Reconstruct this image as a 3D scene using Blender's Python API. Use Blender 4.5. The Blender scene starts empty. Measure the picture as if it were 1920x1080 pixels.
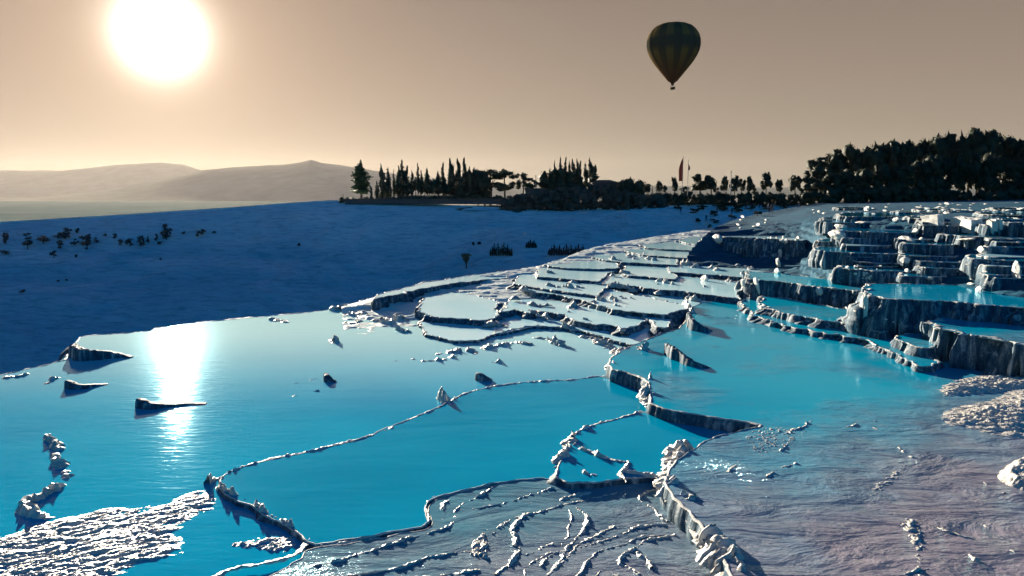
import bpy, bmesh, math, random
import numpy as np
from mathutils import Vector, Matrix

# ------------------------------------------------------------------ camera, sky, sun, exposure
sc = bpy.context.scene
C = sc.collection
F = 1400.0                                    # focal length in photo pixels (1920 wide)
ZC = 10.0
PITCH = math.atan(175 / F)
cam = bpy.data.cameras.new('camera'); camo = bpy.data.objects.new('camera', cam); C.objects.link(camo)
cam.sensor_width = 36; cam.lens = F / 1920 * 36; cam.clip_start = .1; cam.clip_end = 60000
camo.location = (0, 0, ZC); camo.rotation_euler = (math.pi / 2 - PITCH, 0, 0)
sc.camera = camo

def ray(x, y):
    cx = (x - 960) / F; cy = -(y - 540) / F
    s, c = math.sin(PITCH), math.cos(PITCH)
    return np.array((cx, cy * s + c, cy * c - s))
def P(x, y, z):
    d = ray(x, y); t = (z - ZC) / d[2]
    return np.array((0, 0, ZC)) + d * t
def PD(x, y, D):
    d = ray(x, y); t = D / d[1]
    return np.array((0, 0, ZC)) + d * t

SUN = Vector(ray(300, 62)).normalized()
EL = math.asin(SUN.z); AZ = math.atan2(SUN.x, SUN.y)

world = bpy.data.worlds.new('World'); sc.world = world; world.use_nodes = True
WS = .29
def build_world():
    nt = world.node_tree; N = nt.nodes; L = nt.links; N.clear()
    def nd(t, **k):
        n = N.new(t)
        for a, b in k.items(): setattr(n, a, b)
        return n
    def mth(op, a, b=None, c=None, clamp=False):
        n = nd('ShaderNodeMath', operation=op, use_clamp=clamp)
        for i, v in enumerate((a, b, c)):
            if v is None: continue
            if isinstance(v, (int, float)): n.inputs[i].default_value = v
            else: L.new(v, n.inputs[i])
        return n.outputs[0]
    out = nd('ShaderNodeOutputWorld'); bg = nd('ShaderNodeBackground'); bg.inputs[1].default_value = WS
    L.new(bg.outputs[0], out.inputs[0])
    tc = nd('ShaderNodeTexCoord')
    nrm = nd('ShaderNodeVectorMath', operation='NORMALIZE'); L.new(tc.outputs['Generated'], nrm.inputs[0])
    dot = nd('ShaderNodeVectorMath', operation='DOT_PRODUCT'); L.new(nrm.outputs[0], dot.inputs[0]); dot.inputs[1].default_value = SUN
    sep = nd('ShaderNodeSeparateXYZ'); L.new(nrm.outputs[0], sep.inputs[0])
    ang = mth('ARCCOSINE', mth('MINIMUM', dot.outputs['Value'], .999999))          # radians from the sun
    el = mth('MAXIMUM', sep.outputs['Z'], 0.0)
    # horizontal closeness to the sun: 1 under the sun, 0 opposite
    hd = nd('ShaderNodeVectorMath', operation='DOT_PRODUCT'); L.new(nrm.outputs[0], hd.inputs[0])
    hv = Vector((SUN.x, SUN.y, 0)).normalized(); hd.inputs[1].default_value = hv
    side = hd.outputs['Value']
    sky = nd('ShaderNodeTexSky', sky_type='NISHITA'); sky.sun_disc = False
    sky.sun_elevation = EL; sky.sun_rotation = AZ; sky.air_density = 1.6; sky.dust_density = 1.2; sky.ozone_density = 3.0
    skyc = nd('ShaderNodeMix', data_type='RGBA', blend_type='MULTIPLY'); skyc.inputs[0].default_value = 1
    L.new(sky.outputs[0], skyc.inputs[6]); skyc.inputs[7].default_value = (.004, .084, .170, 1)
    # warm hazy sky on the sun's side: colour by elevation
    rmp = nd('ShaderNodeValToRGB'); L.new(mth('MULTIPLY', el, 2.0), rmp.inputs[0])
    cr = rmp.color_ramp; cr.elements[0].position = 0; cr.elements[0].color = (.36, .315, .25, 1)
    cr.elements[1].position = 1; cr.elements[1].color = (.004, .030, .08, 1)
    for p, c in ((.10, (.375, .315, .24, 1)), (.28, (.335, .262, .205, 1)), (.47, (.275, .215, .175, 1)), (.62, (.04, .06, .09, 1))):
        e = cr.elements.new(p); e.color = c
    mr = nd('ShaderNodeMapRange', interpolation_type='SMOOTHSTEP'); L.new(side, mr.inputs[0]); mr.inputs[1].default_value = .0; mr.inputs[2].default_value = .52
    wfac = mr.outputs[0]
    warm = nd('ShaderNodeMix', data_type='RGBA'); L.new(wfac, warm.inputs[0])
    L.new(skyc.outputs[2], warm.inputs[6]); L.new(rmp.outputs[0], warm.inputs[7])
    # glare of the veiled sun
    def glow(col, amp, sig, power):
        g = mth('MULTIPLY', mth('EXPONENT', mth('MULTIPLY', mth('POWER', mth('DIVIDE', ang, sig), power), -1.0)), amp)
        v = nd('ShaderNodeVectorMath', operation='SCALE'); v.inputs[0].default_value = col; L.new(g, v.inputs['Scale'])
        return v.outputs[0]
    acc = warm.outputs[2]
    for col, amp, sig, power in (((1, .93, .80), 40, .0125, 1.0), ((1, .70, .44), .62, .095, 1.1), ((1, .54, .34), .085, .35, 2.0)):
        a = nd('ShaderNodeVectorMath', operation='ADD'); L.new(acc, a.inputs[0]); L.new(glow(col, amp, sig, power), a.inputs[1]); acc = a.outputs[0]
    L.new(acc, bg.inputs[0])
build_world()
world.cycles.sampling_method = 'MANUAL'; world.cycles.sample_map_resolution = 1024

sl = bpy.data.lights.new('sun', 'SUN'); sl.energy = 5.0; sl.angle = math.radians(.5); sl.color = (1, .88, .70)
so = bpy.data.objects.new('sun', sl); C.objects.link(so)
so.rotation_euler = SUN.to_track_quat('Z', 'Y').to_euler(); so.location = (0, 0, 60)
sc.view_settings.view_transform = 'Standard'; sc.view_settings.look = 'None'
sc.view_settings.exposure = 1.70; sc.view_settings.gamma = 1; sc.view_settings.use_curve_mapping = False
sc.cycles.use_denoising = True; sc.cycles.max_bounces = 6; sc.cycles.volume_bounces = 1
sc.cycles.diffuse_bounces = 3; sc.cycles.transparent_max_bounces = 8
sc.cycles.caustics_reflective = False; sc.cycles.caustics_refractive = False

# ------------------------------------------------------------------ noise
def _h(i, j, k, s):
    n = (i.astype(np.int64) * 374761393 + j.astype(np.int64) * 668265263 + k.astype(np.int64) * 1274126177 + s * 974634777) & 0xffffffff
    n = ((n ^ (n >> 13)) * 1274126177) & 0xffffffff
    n = (n ^ (n >> 16)) & 0xffffffff
    return n.astype(np.float64) / 4294967295.0
def vn(x, y, z=0.0, s=0):
    x = np.asarray(x, float); y = np.asarray(y, float) + 0 * x; z = np.asarray(z, float) + 0 * x
    i, j, k = np.floor(x), np.floor(y), np.floor(z)
    fx, fy, fz = x - i, y - j, z - k
    fx = fx * fx * (3 - 2 * fx); fy = fy * fy * (3 - 2 * fy); fz = fz * fz * (3 - 2 * fz)
    r = 0
    for a in (0, 1):
        wx = fx if a else 1 - fx
        for b in (0, 1):
            wy = fy if b else 1 - fy
            for c in (0, 1):
                wz = fz if c else 1 - fz
                r = r + _h(i + a, j + b, k + c, s) * wx * wy * wz
    return r * 2 - 1
def fbm(x, y, z=0.0, s=0, o=4, g=.5):
    r = 0; a = 1; t = 0; f = 1
    for q in range(o):
        r = r + a * vn(np.asarray(x) * f, np.asarray(y) * f, np.asarray(z) * f, s + q * 7); t += a; a *= g; f *= 2.03
    return r / t

# ------------------------------------------------------------------ materials
def mat(name):
    m = bpy.data.materials.new(name); m.use_nodes = True; m.node_tree.nodes.clear(); return m
class NB:
    def __init__(s, m): s.t = m.node_tree; s.out = s.n('ShaderNodeOutputMaterial')
    def n(s, t, ins=None, **k):
        n = s.t.nodes.new(t)
        for a, b in k.items(): setattr(n, a, b)
        for a, b in (ins or {}).items(): s.set(n, a, b)
        return n
    def set(s, n, a, b):
        if isinstance(b, bpy.types.NodeSocket): s.t.links.new(b, n.inputs[a])
        else: n.inputs[a].default_value = b
    def noise(s, vec, scale, detail=4, rough=.55, dist=0):
        n = s.n('ShaderNodeTexNoise', {'Scale': scale, 'Detail': detail, 'Roughness': rough, 'Distortion': dist})
        s.t.links.new(vec, n.inputs['Vector']); return n.outputs['Fac']
    def mapping(s, vec, scale, rot=(0, 0, 0)):
        n = s.n('ShaderNodeMapping', {'Scale': scale, 'Rotation': rot}); s.t.links.new(vec, n.inputs['Vector']); return n.outputs[0]
    def ramp(s, fac, stops):
        n = s.n('ShaderNodeValToRGB'); s.t.links.new(fac, n.inputs[0]); e = n.color_ramp.elements
        e[0].position, e[0].color = stops[0][0], (*stops[0][1], 1); e[1].position, e[1].color = stops[-1][0], (*stops[-1][1], 1)
        for p, c in stops[1:-1]: q = e.new(p); q.color = (*c, 1)
        return n.outputs[0]
    def bump(s, h, strength, dist, normal=None):
        n = s.n('ShaderNodeBump', {'Strength': strength, 'Distance': dist}); s.t.links.new(h, n.inputs['Height'])
        if normal: s.t.links.new(normal, n.inputs['Normal'])
        return n.outputs[0]
    def pos(s): return s.n('ShaderNodeNewGeometry').outputs['Position']

def travertine(name, lo, hi, rough=.62, scale=1.0, streak=False, bump=1.0, spec=.3):
    m = mat(name); b = NB(m); p = b.pos()
    a = b.noise(p, .8 * scale, 6, .6); c = b.noise(p, 9 * scale, 5, .65)
    f = b.n('ShaderNodeMath', {0: a, 1: c}, operation='ADD').outputs[0]
    f = b.n('ShaderNodeMath', {0: f, 1: .5}, operation='MULTIPLY').outputs[0]
    col = b.ramp(f, [(.33, lo), (.62, hi)])
    n = b.bump(b.noise(p, 14 * scale, 6, .65), .55 * bump, .05 / scale)
    if streak:
        n = b.bump(b.noise(b.mapping(p, (.5 * scale, .12 * scale, 1.6 * scale)), 1.0, 6, .6, .6), .7 * bump, .9 / scale, n)
    s = b.n('ShaderNodeBsdfPrincipled', {'Base Color': col, 'Roughness': rough, 'Normal': n}); s.inputs['Specular IOR Level'].default_value = spec
    b.t.links.new(s.outputs[0], b.out.inputs[0]); return m

def water(name, body, body2, ior=1.30, rough=.06, ripple=.25, scale=1.0, tint=(.55, .88, 1.0), near=None, far=None):
    m = mat(name); b = NB(m); p = b.pos()
    big = b.noise(p, .09, 3, .5)
    col = b.ramp(big, [(.38, body), (.62, body2)])
    if far:                                                     # pale sky reflection painted into the body colour towards the far lip
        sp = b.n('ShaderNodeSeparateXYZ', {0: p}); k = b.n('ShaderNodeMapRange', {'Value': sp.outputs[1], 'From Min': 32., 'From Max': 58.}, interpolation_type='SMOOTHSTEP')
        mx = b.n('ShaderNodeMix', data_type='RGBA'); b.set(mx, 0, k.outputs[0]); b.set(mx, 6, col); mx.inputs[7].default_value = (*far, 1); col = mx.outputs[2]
    kn = None
    if near:                                                    # mineral bed turns from blue silt to grey-mauve crust nearer the bank
        c_near, lo_, hi_ = near
        sp = b.n('ShaderNodeSeparateXYZ', {0: p}); yy = b.n('ShaderNodeMath', {0: sp.outputs[0], 1: -.6, 2: sp.outputs[1]}, operation='MULTIPLY_ADD').outputs[0]
        k = b.n('ShaderNodeMapRange', {'Value': yy, 'From Min': lo_, 'From Max': hi_})
        wob = b.n('ShaderNodeMath', {0: b.noise(p, .22, 5, .6), 1: .5}, operation='SUBTRACT').outputs[0]
        k2 = b.n('ShaderNodeMath', {0: wob, 1: 1.3, 2: k.outputs[0]}, operation='MULTIPLY_ADD', use_clamp=True).outputs[0]
        kn = b.n('ShaderNodeMath', {0: 1.0, 1: k2}, operation='SUBTRACT').outputs[0]
        mx = b.n('ShaderNodeMix', data_type='RGBA'); b.set(mx, 0, k2); mx.inputs[6].default_value = (*c_near, 1); b.set(mx, 7, col); col = mx.outputs[2]
        # tiny gour rims: wandering contour lines of the crust just under the film of water
        ct = b.noise(b.mapping(p, (.30, .62, 1), (0, 0, -.35)), 1.0, 6, .55, .5)
        fr_ = b.n('ShaderNodeMath', {0: b.n('ShaderNodeMath', {0: ct, 1: 26.}, operation='MULTIPLY').outputs[0]}, operation='FRACT').outputs[0]
        ln = b.n('ShaderNodeMapRange', {'Value': fr_, 'From Min': .80, 'From Max': .97}).outputs[0]
        brk = b.n('ShaderNodeMapRange', {'Value': b.noise(p, 1.1, 4, .6), 'From Min': .47, 'From Max': .60}).outputs[0]
        ln = b.n('ShaderNodeMath', {0: b.n('ShaderNodeMath', {0: ln, 1: brk}, operation='MULTIPLY').outputs[0], 1: kn}, operation='MULTIPLY').outputs[0]
        mx = b.n('ShaderNodeMix', data_type='RGBA'); b.set(mx, 0, b.n('ShaderNodeMath', {0: ln, 1: .75}, operation='MULTIPLY').outputs[0]); b.set(mx, 6, col); mx.inputs[7].default_value = (.62, .58, .54, 1); col = mx.outputs[2]
        spk = b.noise(b.mapping(p, (1.2, 3.0, 1), (0, 0, -.35)), 1.6, 7, .68, .8)
        sr = b.n('ShaderNodeMapRange', {'Value': spk, 'From Min': .50, 'From Max': .72})
        f2 = b.n('ShaderNodeMath', {0: b.n('ShaderNodeMath', {0: sr.outputs[0], 1: .5}, operation='MULTIPLY').outputs[0], 1: kn}, operation='MULTIPLY').outputs[0]
        mx = b.n('ShaderNodeMix', data_type='RGBA'); b.set(mx, 0, f2); b.set(mx, 6, col); mx.inputs[7].default_value = (.42, .39, .42, 1); col = mx.outputs[2]
    w1 = b.noise(b.mapping(p, (1.1 * scale, 3.6 * scale, 1), (0, 0, .10)), 1.0, 3, .5, .7)
    w2 = b.noise(b.mapping(p, (.22 * scale, .7 * scale, 1), (0, 0, -.15)), 1.0, 2, .5, .4)
    if far:
        w1 = b.n('ShaderNodeMath', {0: w1, 1: b.n('ShaderNodeMath', {0: 1.15, 1: k.outputs[0]}, operation='SUBTRACT').outputs[0]}, operation='MULTIPLY').outputs[0]
        w1 = b.n('ShaderNodeMath', {0: w1, 1: 2.6}, operation='MULTIPLY').outputs[0]
    n = b.bump(w1, ripple, .035); n = b.bump(w2, ripple, .10, n)
    if near:
        hgt = b.n('ShaderNodeMath', {0: b.n('ShaderNodeMath', {0: fr_, 1: .5}, operation='MULTIPLY').outputs[0], 1: spk}, operation='ADD').outputs[0]
        n = b.bump(b.n('ShaderNodeMath', {0: hgt, 1: kn}, operation='MULTIPLY').outputs[0], .6, .09, n)
    fr = b.n('ShaderNodeFresnel', {'IOR': ior, 'Normal': n})
    d = b.n('ShaderNodeBsdfDiffuse', {'Color': col, 'Normal': n})
    g = b.n('ShaderNodeBsdfGlossy', {'Color': (*tint, 1), 'Roughness': rough, 'Normal': n})
    mx = b.n('ShaderNodeMixShader', {0: fr.outputs[0], 1: d.outputs[0], 2: g.outputs[0]})
    b.t.links.new(mx.outputs[0], b.out.inputs[0]); return m

def plain(name, col, rough=.8, trans=0, var=.25, scale=3.0, spec=.2):
    m = mat(name); b = NB(m); p = b.pos()
    c = b.ramp(b.noise(p, scale, 4), [(.3, tuple(v * (1 - var) for v in col)), (.7, tuple(v * (1 + var) for v in col))])
    s = b.n('ShaderNodeBsdfPrincipled', {'Base Color': c, 'Roughness': rough}); s.inputs['Specular IOR Level'].default_value = spec
    o = s.outputs[0]
    if trans:
        t = b.n('ShaderNodeBsdfTranslucent', {'Color': c}); o = b.n('ShaderNodeMixShader', {0: trans, 1: o, 2: t.outputs[0]}).outputs[0]
    b.t.links.new(o, b.out.inputs[0]); return m

M = {}
M['rock'] = travertine('travertine', (.34, .335, .32), (.56, .55, .52))
def shade_toned_wall():
    m = mat('shade_toned_travertine'); b = NB(m); p = b.pos()
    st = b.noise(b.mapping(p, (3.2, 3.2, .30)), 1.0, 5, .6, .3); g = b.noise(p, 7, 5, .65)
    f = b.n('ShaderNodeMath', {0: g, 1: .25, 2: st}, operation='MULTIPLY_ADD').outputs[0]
    col = b.ramp(f, [(.50, (.012, .050, .090)), (.64, (.055, .11, .155)), (.74, (.24, .28, .31)), (.84, (.52, .52, .50))])  # navy wall shade painted in, pale streaks standing for sunlit flutes
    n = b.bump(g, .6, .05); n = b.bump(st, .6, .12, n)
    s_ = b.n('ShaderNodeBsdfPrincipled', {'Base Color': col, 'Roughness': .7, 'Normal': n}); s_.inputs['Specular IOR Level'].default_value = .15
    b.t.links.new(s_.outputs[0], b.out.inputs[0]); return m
M['wall'] = shade_toned_wall()
M['crust'] = travertine('travertine_crust', (.46, .43, .39), (.68, .65, .60), rough=.36, spec=.5, bump=1.6, scale=1.6)
def far_slope():
    m = mat('travertine_slope'); b = NB(m); p = b.pos(); z = b.n('ShaderNodeSeparateXYZ', {0: p}).outputs[2]
    big = b.noise(b.mapping(p, (.035, .05, .09)), 1.0, 5, .55, .8); fine = b.noise(b.mapping(p, (.25, .6, 1.6)), 1.0, 6, .65, .5)
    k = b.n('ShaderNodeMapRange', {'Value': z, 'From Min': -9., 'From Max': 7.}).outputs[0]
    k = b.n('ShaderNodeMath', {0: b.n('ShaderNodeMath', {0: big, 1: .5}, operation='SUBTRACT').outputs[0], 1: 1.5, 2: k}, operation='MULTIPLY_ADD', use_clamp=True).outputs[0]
    mx = b.n('ShaderNodeMix', data_type='RGBA'); b.set(mx, 0, k); mx.inputs[6].default_value = (.26, .58, .70, 1); mx.inputs[7].default_value = (.90, .88, .90, 1)   # slope's shade tones painted in: deeper blue-green below, paler above
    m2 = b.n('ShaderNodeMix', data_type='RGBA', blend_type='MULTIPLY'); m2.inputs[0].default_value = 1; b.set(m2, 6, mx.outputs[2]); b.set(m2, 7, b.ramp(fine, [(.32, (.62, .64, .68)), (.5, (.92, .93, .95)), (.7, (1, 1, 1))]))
    n = b.bump(fine, .8, 1.2); n = b.bump(b.noise(p, 1.6, 5, .6), .4, .25, n)
    s_ = b.n('ShaderNodeBsdfPrincipled', {'Base Color': m2.outputs[2], 'Roughness': .9, 'Normal': n}); s_.inputs['Specular IOR Level'].default_value = .05
    b.t.links.new(s_.outputs[0], b.out.inputs[0]); return m
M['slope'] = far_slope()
M['ramp'] = travertine('shade_toned_slope', (.004, .045, .09), (.014, .11, .18), scale=.5, streak=True, rough=.85, bump=.6, spec=.08)  # navy shade of the right slope put into its base colour
M['white'] = travertine('dry_white_travertine', (.60, .58, .53), (.74, .72, .67), scale=1.2)
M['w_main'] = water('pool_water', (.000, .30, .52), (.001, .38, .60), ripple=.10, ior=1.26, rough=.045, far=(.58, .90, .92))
M['w_deep'] = water('deep_pool_water', (.000, .27, .46), (.001, .33, .53), ripple=.18)
M['w_right'] = water('turquoise_pool_water', (.000, .32, .50), (.002, .38, .55), ripple=.10, rough=.10, near=((.28, .25, .31), 13.5, 25.))
M['w_right2'] = water('blue_slope_water', (.000, .14, .26), (.001, .20, .34), ripple=.12, tint=(.5, .8, 1))
M['w_far'] = water('thin_overflow_water', (.46, .80, .88), (.62, .88, .93), ripple=.10, ior=1.17, tint=(1, 1, 1))
M['w_shelf'] = water('shallow_water_on_crust', (.03, .24, .34), (.07, .26, .34), ripple=.2, scale=1.3, rough=.16, near=((.28, .25, .31), 12., 27.))
M['tree'] = plain('dark_foliage', (.035, .045, .030), .7, .15, .5, .6)
M['tree2'] = plain('grey_foliage', (.06, .06, .055), .8, .1, .5, .6)
M['green'] = plain('green_foliage', (.025, .06, .025), .7, .2, .4, .6)
M['trunk'] = plain('bark', (.06, .045, .035), .9)
M['dark'] = plain('dark_masonry', (.09, .08, .085), .9)
M['shrub'] = plain('dry_scrub', (.085, .06, .065), .9, .05, .4, 1.0)

# ------------------------------------------------------------------ object helpers
def link(o, parent=None, **props):
    C.objects.link(o)
    if parent: o.parent = parent
    for k, v in props.items(): o[k] = v
    return o
def mesh(name, V, Fc, m, parent=None, smooth=True, **props):
    me = bpy.data.meshes.new(name); me.from_pydata([tuple(map(float, v)) for v in V], [], [tuple(map(int, f)) for f in Fc]); me.update()
    if smooth: me.polygons.foreach_set('use_smooth', [True] * len(me.polygons))
    me.materials.append(m)
    return link(bpy.data.objects.new(name, me), parent, **props)
def gridmesh(name, V, nr, nc, m, parent=None, keep=None, **props):
    """V: (nr*nc,3) array"""
    i = np.arange(nr - 1)[:, None] * nc + np.arange(nc - 1)[None, :]
    q = np.stack([i, i + 1, i + 1 + nc, i + nc], -1).reshape(-1, 4)
    if keep is not None:
        k = keep.reshape(-1)[q].all(1); q = q[k]
        used = np.unique(q); remap = -np.ones(len(V), int); remap[used] = np.arange(len(used)); V = V[used]; q = remap[q]
    me = bpy.data.meshes.new(name)
    me.vertices.add(len(V)); me.vertices.foreach_set('co', np.asarray(V, np.float32).ravel())
    me.loops.add(len(q) * 4); me.loops.foreach_set('vertex_index', q.ravel().astype(np.int32))
    me.polygons.add(len(q)); me.polygons.foreach_set('loop_start', (np.arange(len(q)) * 4).astype(np.int32))
    me.polygons.foreach_set('loop_total', np.full(len(q), 4, np.int32))
    me.polygons.foreach_set('use_smooth', np.ones(len(q), bool))
    me.update(calc_edges=True); me.materials.append(m)
    return link(bpy.data.objects.new(name, me), parent, **props)
def empty(name, loc, **props):
    o = bpy.data.objects.new(name, None); o.location = loc; o.empty_display_size = .3
    return link(o, **props)

def resample(pts, step, closed=False):
    pts = np.asarray(pts, float)
    if closed: pts = np.vstack([pts, pts[:1]])
    d = np.r_[0, np.cumsum(np.linalg.norm(np.diff(pts[:, :2], axis=0), axis=1))]
    n = max(3, int(d[-1] / step)); t = np.linspace(0, d[-1], n + 1)
    r = np.stack([np.interp(t, d, pts[:, k]) for k in range(pts.shape[1])], 1)
    return (r[:-1], t[:-1]) if closed else (r, t)
def smooth_path(p, it=2, closed=False):
    p = np.asarray(p, float)
    for _ in range(it):
        if closed:
            q = np.roll(p, -1, 0); a = p * .75 + q * .25; b = p * .25 + q * .75; p = np.stack([a, b], 1).reshape(-1, p.shape[1])
        else:
            a = p[:-1] * .75 + p[1:] * .25; b = p[:-1] * .25 + p[1:] * .75
            p = np.vstack([p[:1], np.stack([a, b], 1).reshape(-1, p.shape[1]), p[-1:]])
    return p
def normals2(p, closed):
    if closed: t = np.roll(p, -1, 0) - np.roll(p, 1, 0)
    else: t = np.gradient(p, axis=0)
    t = t[:, :2]; t = t / (np.linalg.norm(t, axis=1, keepdims=True) + 1e-9)
    return np.stack([t[:, 1], -t[:, 0]], 1)
def area2(p): return .5 * np.sum(p[:, 0] * np.roll(p[:, 1], -1) - np.roll(p[:, 0], -1) * p[:, 1])

# ------------------------------------------------------------------ pools
NS = [0]
def pool(px, z, zl, wmat, label, category='terrace pool', group=None, flute=.16, lip=.10, wig=.22, step=None, lw=.22, flare=.12, smooth=1, dry=False, treads=.7):
    """a travertine basin: px = outline in photo pixels laid on the level z; wall drops to zl"""
    NS[0] += 11; sd = NS[0]
    w = np.array([P(x, y, z) for x, y in px])[:, :2]
    if area2(w) < 0: w = w[::-1]
    w = smooth_path(w, smooth, True)
    D = np.median(w[:, 1])
    step = step or max(.12, D / 350)
    p, t = resample(w, step, True)
    n = normals2(p, True)                                     # outward (ccw)
    wv = wig * (vn(p[:, 0] * .55, p[:, 1] * .55, 0, sd) + .5 * vn(p[:, 0] * 1.7, p[:, 1] * 1.7, 0, sd + 1) + .28 * vn(p[:, 0] * 4.5, p[:, 1] * 4.5, 0, sd + 2))
    p = p + n * wv[:, None]; n = normals2(p, True)
    root = empty('travertine_pool', (p[:, 0].mean(), p[:, 1].mean(), zl), label=label, category=category)
    if group: root['group'] = group
    off = np.array(root.location)
    H = z - zl
    def fl(dz):                                                # fluting, coherent down the wall
        q = vn(p[:, 0] * 1.3, p[:, 1] * 1.3, dz * .35, sd + 3); r = np.abs(vn(p[:, 0] * 3.1, p[:, 1] * 3.1, dz * .5, sd + 4))
        return flute * (q * 1.2 - r * .9 + .55 * vn(p[:, 0] * 8, p[:, 1] * 8, dz * .8, sd + 5))
    jag = lip * (.55 + .75 * vn(p[:, 0] * 2.6, p[:, 1] * 2.6, 0, sd + 6) + .45 * vn(p[:, 0] * 8, p[:, 1] * 8, 0, sd + 7))
    jag = np.maximum(jag, .012)
    rings = []
    def ring(o, zz): rings.append(np.c_[p + n * np.asarray(o).reshape(-1, 1) * 1.0, np.broadcast_to(zz, (len(p),))] )
    f0 = fl(0)
    ring(-lw * (1 + .5 * vn(p[:, 0] * 4, p[:, 1] * 4, 0, sd + 8)), z - .06)
    ring(-lw * .45 + f0 * .3, z + jag * .75)
    ring(f0 * .7 + 0 * jag, z + jag)
    ring(f0 + .06 * min(1, H), z + jag * .35 - .03)
    nk = max(4, min(22, int(H / .13)))
    nt_ = max(1, int(H / .55)); tl = [(i + .6) / (nt_ + .6) for i in range(nt_)]
    wall = [rings[-1]]
    def wring(k):
        u = k / nk; dz = -H * u - (.25 if k == nk else 0)
        o = fl(-dz) * (1 + .5 * u) + (.05 + .10 * math.sin(u * math.pi)) * min(1, H) + flare * H * u + 0 * math.sin(u * math.pi) * min(1, H)
        if treads and H > .35:
            for q_, ti in enumerate(tl):
                T_ = np.clip(vn(p[:, 0] * .8, p[:, 1] * .8, q_ * 3.7, sd + 11) + .15, 0, 1) * treads; tj = ti + .16 * vn(p[:, 0] * .6, p[:, 1] * .6, q_, sd + 12)
                o = o + T_ * np.clip((u - tj) * nk * .8 + .5, 0, 1)
        wall.append(np.c_[p + n * o[:, None], z + dz - .03 + .05 * vn(p[:, 0] * 3, p[:, 1] * 3, u * 5, sd + 9)])
    for k in range(1, nk + 1): wring(k)
    def tube(name, rs):
        V = np.vstack(rs) - off; m_ = len(p); Fc = []
        for a in range(len(rs) - 1):
            for i in range(m_):
                j = (i + 1) % m_; Fc.append((a * m_ + i, (a + 1) * m_ + i, (a + 1) * m_ + j, a * m_ + j))
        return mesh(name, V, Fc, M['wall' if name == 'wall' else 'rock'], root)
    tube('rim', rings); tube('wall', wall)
    wp = p - n * lw * .3
    # the water as a triangulated polygon
    from mathutils.geometry import tessellate_polygon
    wp2 = wp[::2] if len(wp) > 40 else wp
    tri = tessellate_polygon([[Vector((a, b, 0)) for a, b in wp2]])
    V = np.c_[wp2, np.full(len(wp2), z)] - off
    Fc = []
    for a, b, c in tri:
        A = wp2[a]; B = wp2[b]; Cc = wp2[c]
        cr = (B[0] - A[0]) * (Cc[1] - A[1]) - (B[1] - A[1]) * (Cc[0] - A[0])
        Fc.append((a, b, c) if cr > 0 else (a, c, b))
    mesh('rock_top' if dry else 'water', V, Fc, wmat, root, smooth=False)
    return root

def ribbon(px, z, w=.25, h=.18, name='rim', parent=None, m=None, gaps=.0, sd=None, step=None, rough=1.0, taper=True, wig=.15, hs=None, lean=0, flat=False, **props):
    """a nodular crust running along a path of photo pixels on the level z"""
    NS[0] += 5; sd = sd or NS[0]
    zz = z if callable(z) else (lambda x, y: z)
    zb = z if not callable(z) else .1
    w0 = np.array([P(x, y, zb)[:2] for x, y in px])
    if hs is not None: w0 = np.c_[w0, np.asarray(hs, float)]
    w0 = smooth_path(w0, 1)
    D = w0[:, 1].mean(); step = step or max(.05, D / 480)
    p, t = resample(w0, step)
    hk = p[:, 2] if hs is not None else np.ones(len(p)); p = p[:, :2]
    n = normals2(p, False)
    p = p + n * (wig * (vn(p[:, 0] * .9, p[:, 1] * .9, 0, sd) + .45 * vn(p[:, 0] * 3, p[:, 1] * 3, 0, sd + 1)))[:, None]; n = normals2(p, False)
    L_ = t[-1]
    env = np.clip(np.minimum(t, L_ - t) / max(.4, min(1.2, L_ * .2)), 0, 1) if taper else np.ones(len(t))
    a = .62 + .75 * vn(p[:, 0] * 1.6, p[:, 1] * 1.6, 0, sd + 2) + .4 * vn(p[:, 0] * 5, p[:, 1] * 5, 0, sd + 3) - gaps
    if not flat: a = a + .35 * vn(p[:, 0] * 12, p[:, 1] * 12, 0, sd + 13) + .2 * vn(p[:, 0] * 25, p[:, 1] * 25, 0, sd + 15)
    a = np.clip(a, -.25, 1.6)
    K = 11; rows = []
    sg = np.clip((n[:, 0] * SUN.x + n[:, 1] * SUN.y) * 2.5, -1, 1)
    for k in range(K):
        u = k / (K - 1) * 2 - 1
        ww = w * (.65 + .35 * a) * (.35 + .65 * env)
        o = u * ww + .35 * w * rough * vn(p[:, 0] * 4 + u, p[:, 1] * 4, u * 2, sd + 4) + (0 if flat else .30 * w * rough * vn(p[:, 0] * 14 + u, p[:, 1] * 14, u * 3, sd + 14))
        if flat: prof = np.full(len(p), 1 - abs(u) ** 6)
        else:
            pk = -.45 * sg
            q = np.where(u < pk, (u + 1) / (pk + 1), (1 - u) / (1 - pk)); prof = np.clip(q, 0, 1) ** .8
        xx = p[:, 0] + n[:, 0] * o; yy = p[:, 1] + n[:, 1] * o
        z_ = prof * h * hk * (1 if flat else a) * (np.minimum(1, env * 3) if flat else env) * (1 + (.06 if flat else .30 * rough) * vn(xx * 5, yy * 5, 0, sd + 5) + (.04 if flat else .16 * rough) * vn(xx * 13, yy * 13, 0, sd + 6)) - .03 * (1 - prof) - .02
        o2 = lean * z_
        rows.append(np.c_[xx + n[:, 0] * o2, yy + n[:, 1] * o2, z_ + (zz(xx, yy) if callable(z) else z)])
    V = np.stack(rows, 1).reshape(-1, 3)
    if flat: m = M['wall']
    if parent is None:
        off = np.array((V[:, 0].mean(), V[:, 1].mean(), zb)); o = gridmesh(name, V - off, len(p), K, m or M['crust'], None, **props); o.location = off
    else:
        off = np.array(parent.location); o = gridmesh(name, V - off, len(p), K, m or M['crust'], parent, **props)
    return o

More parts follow.
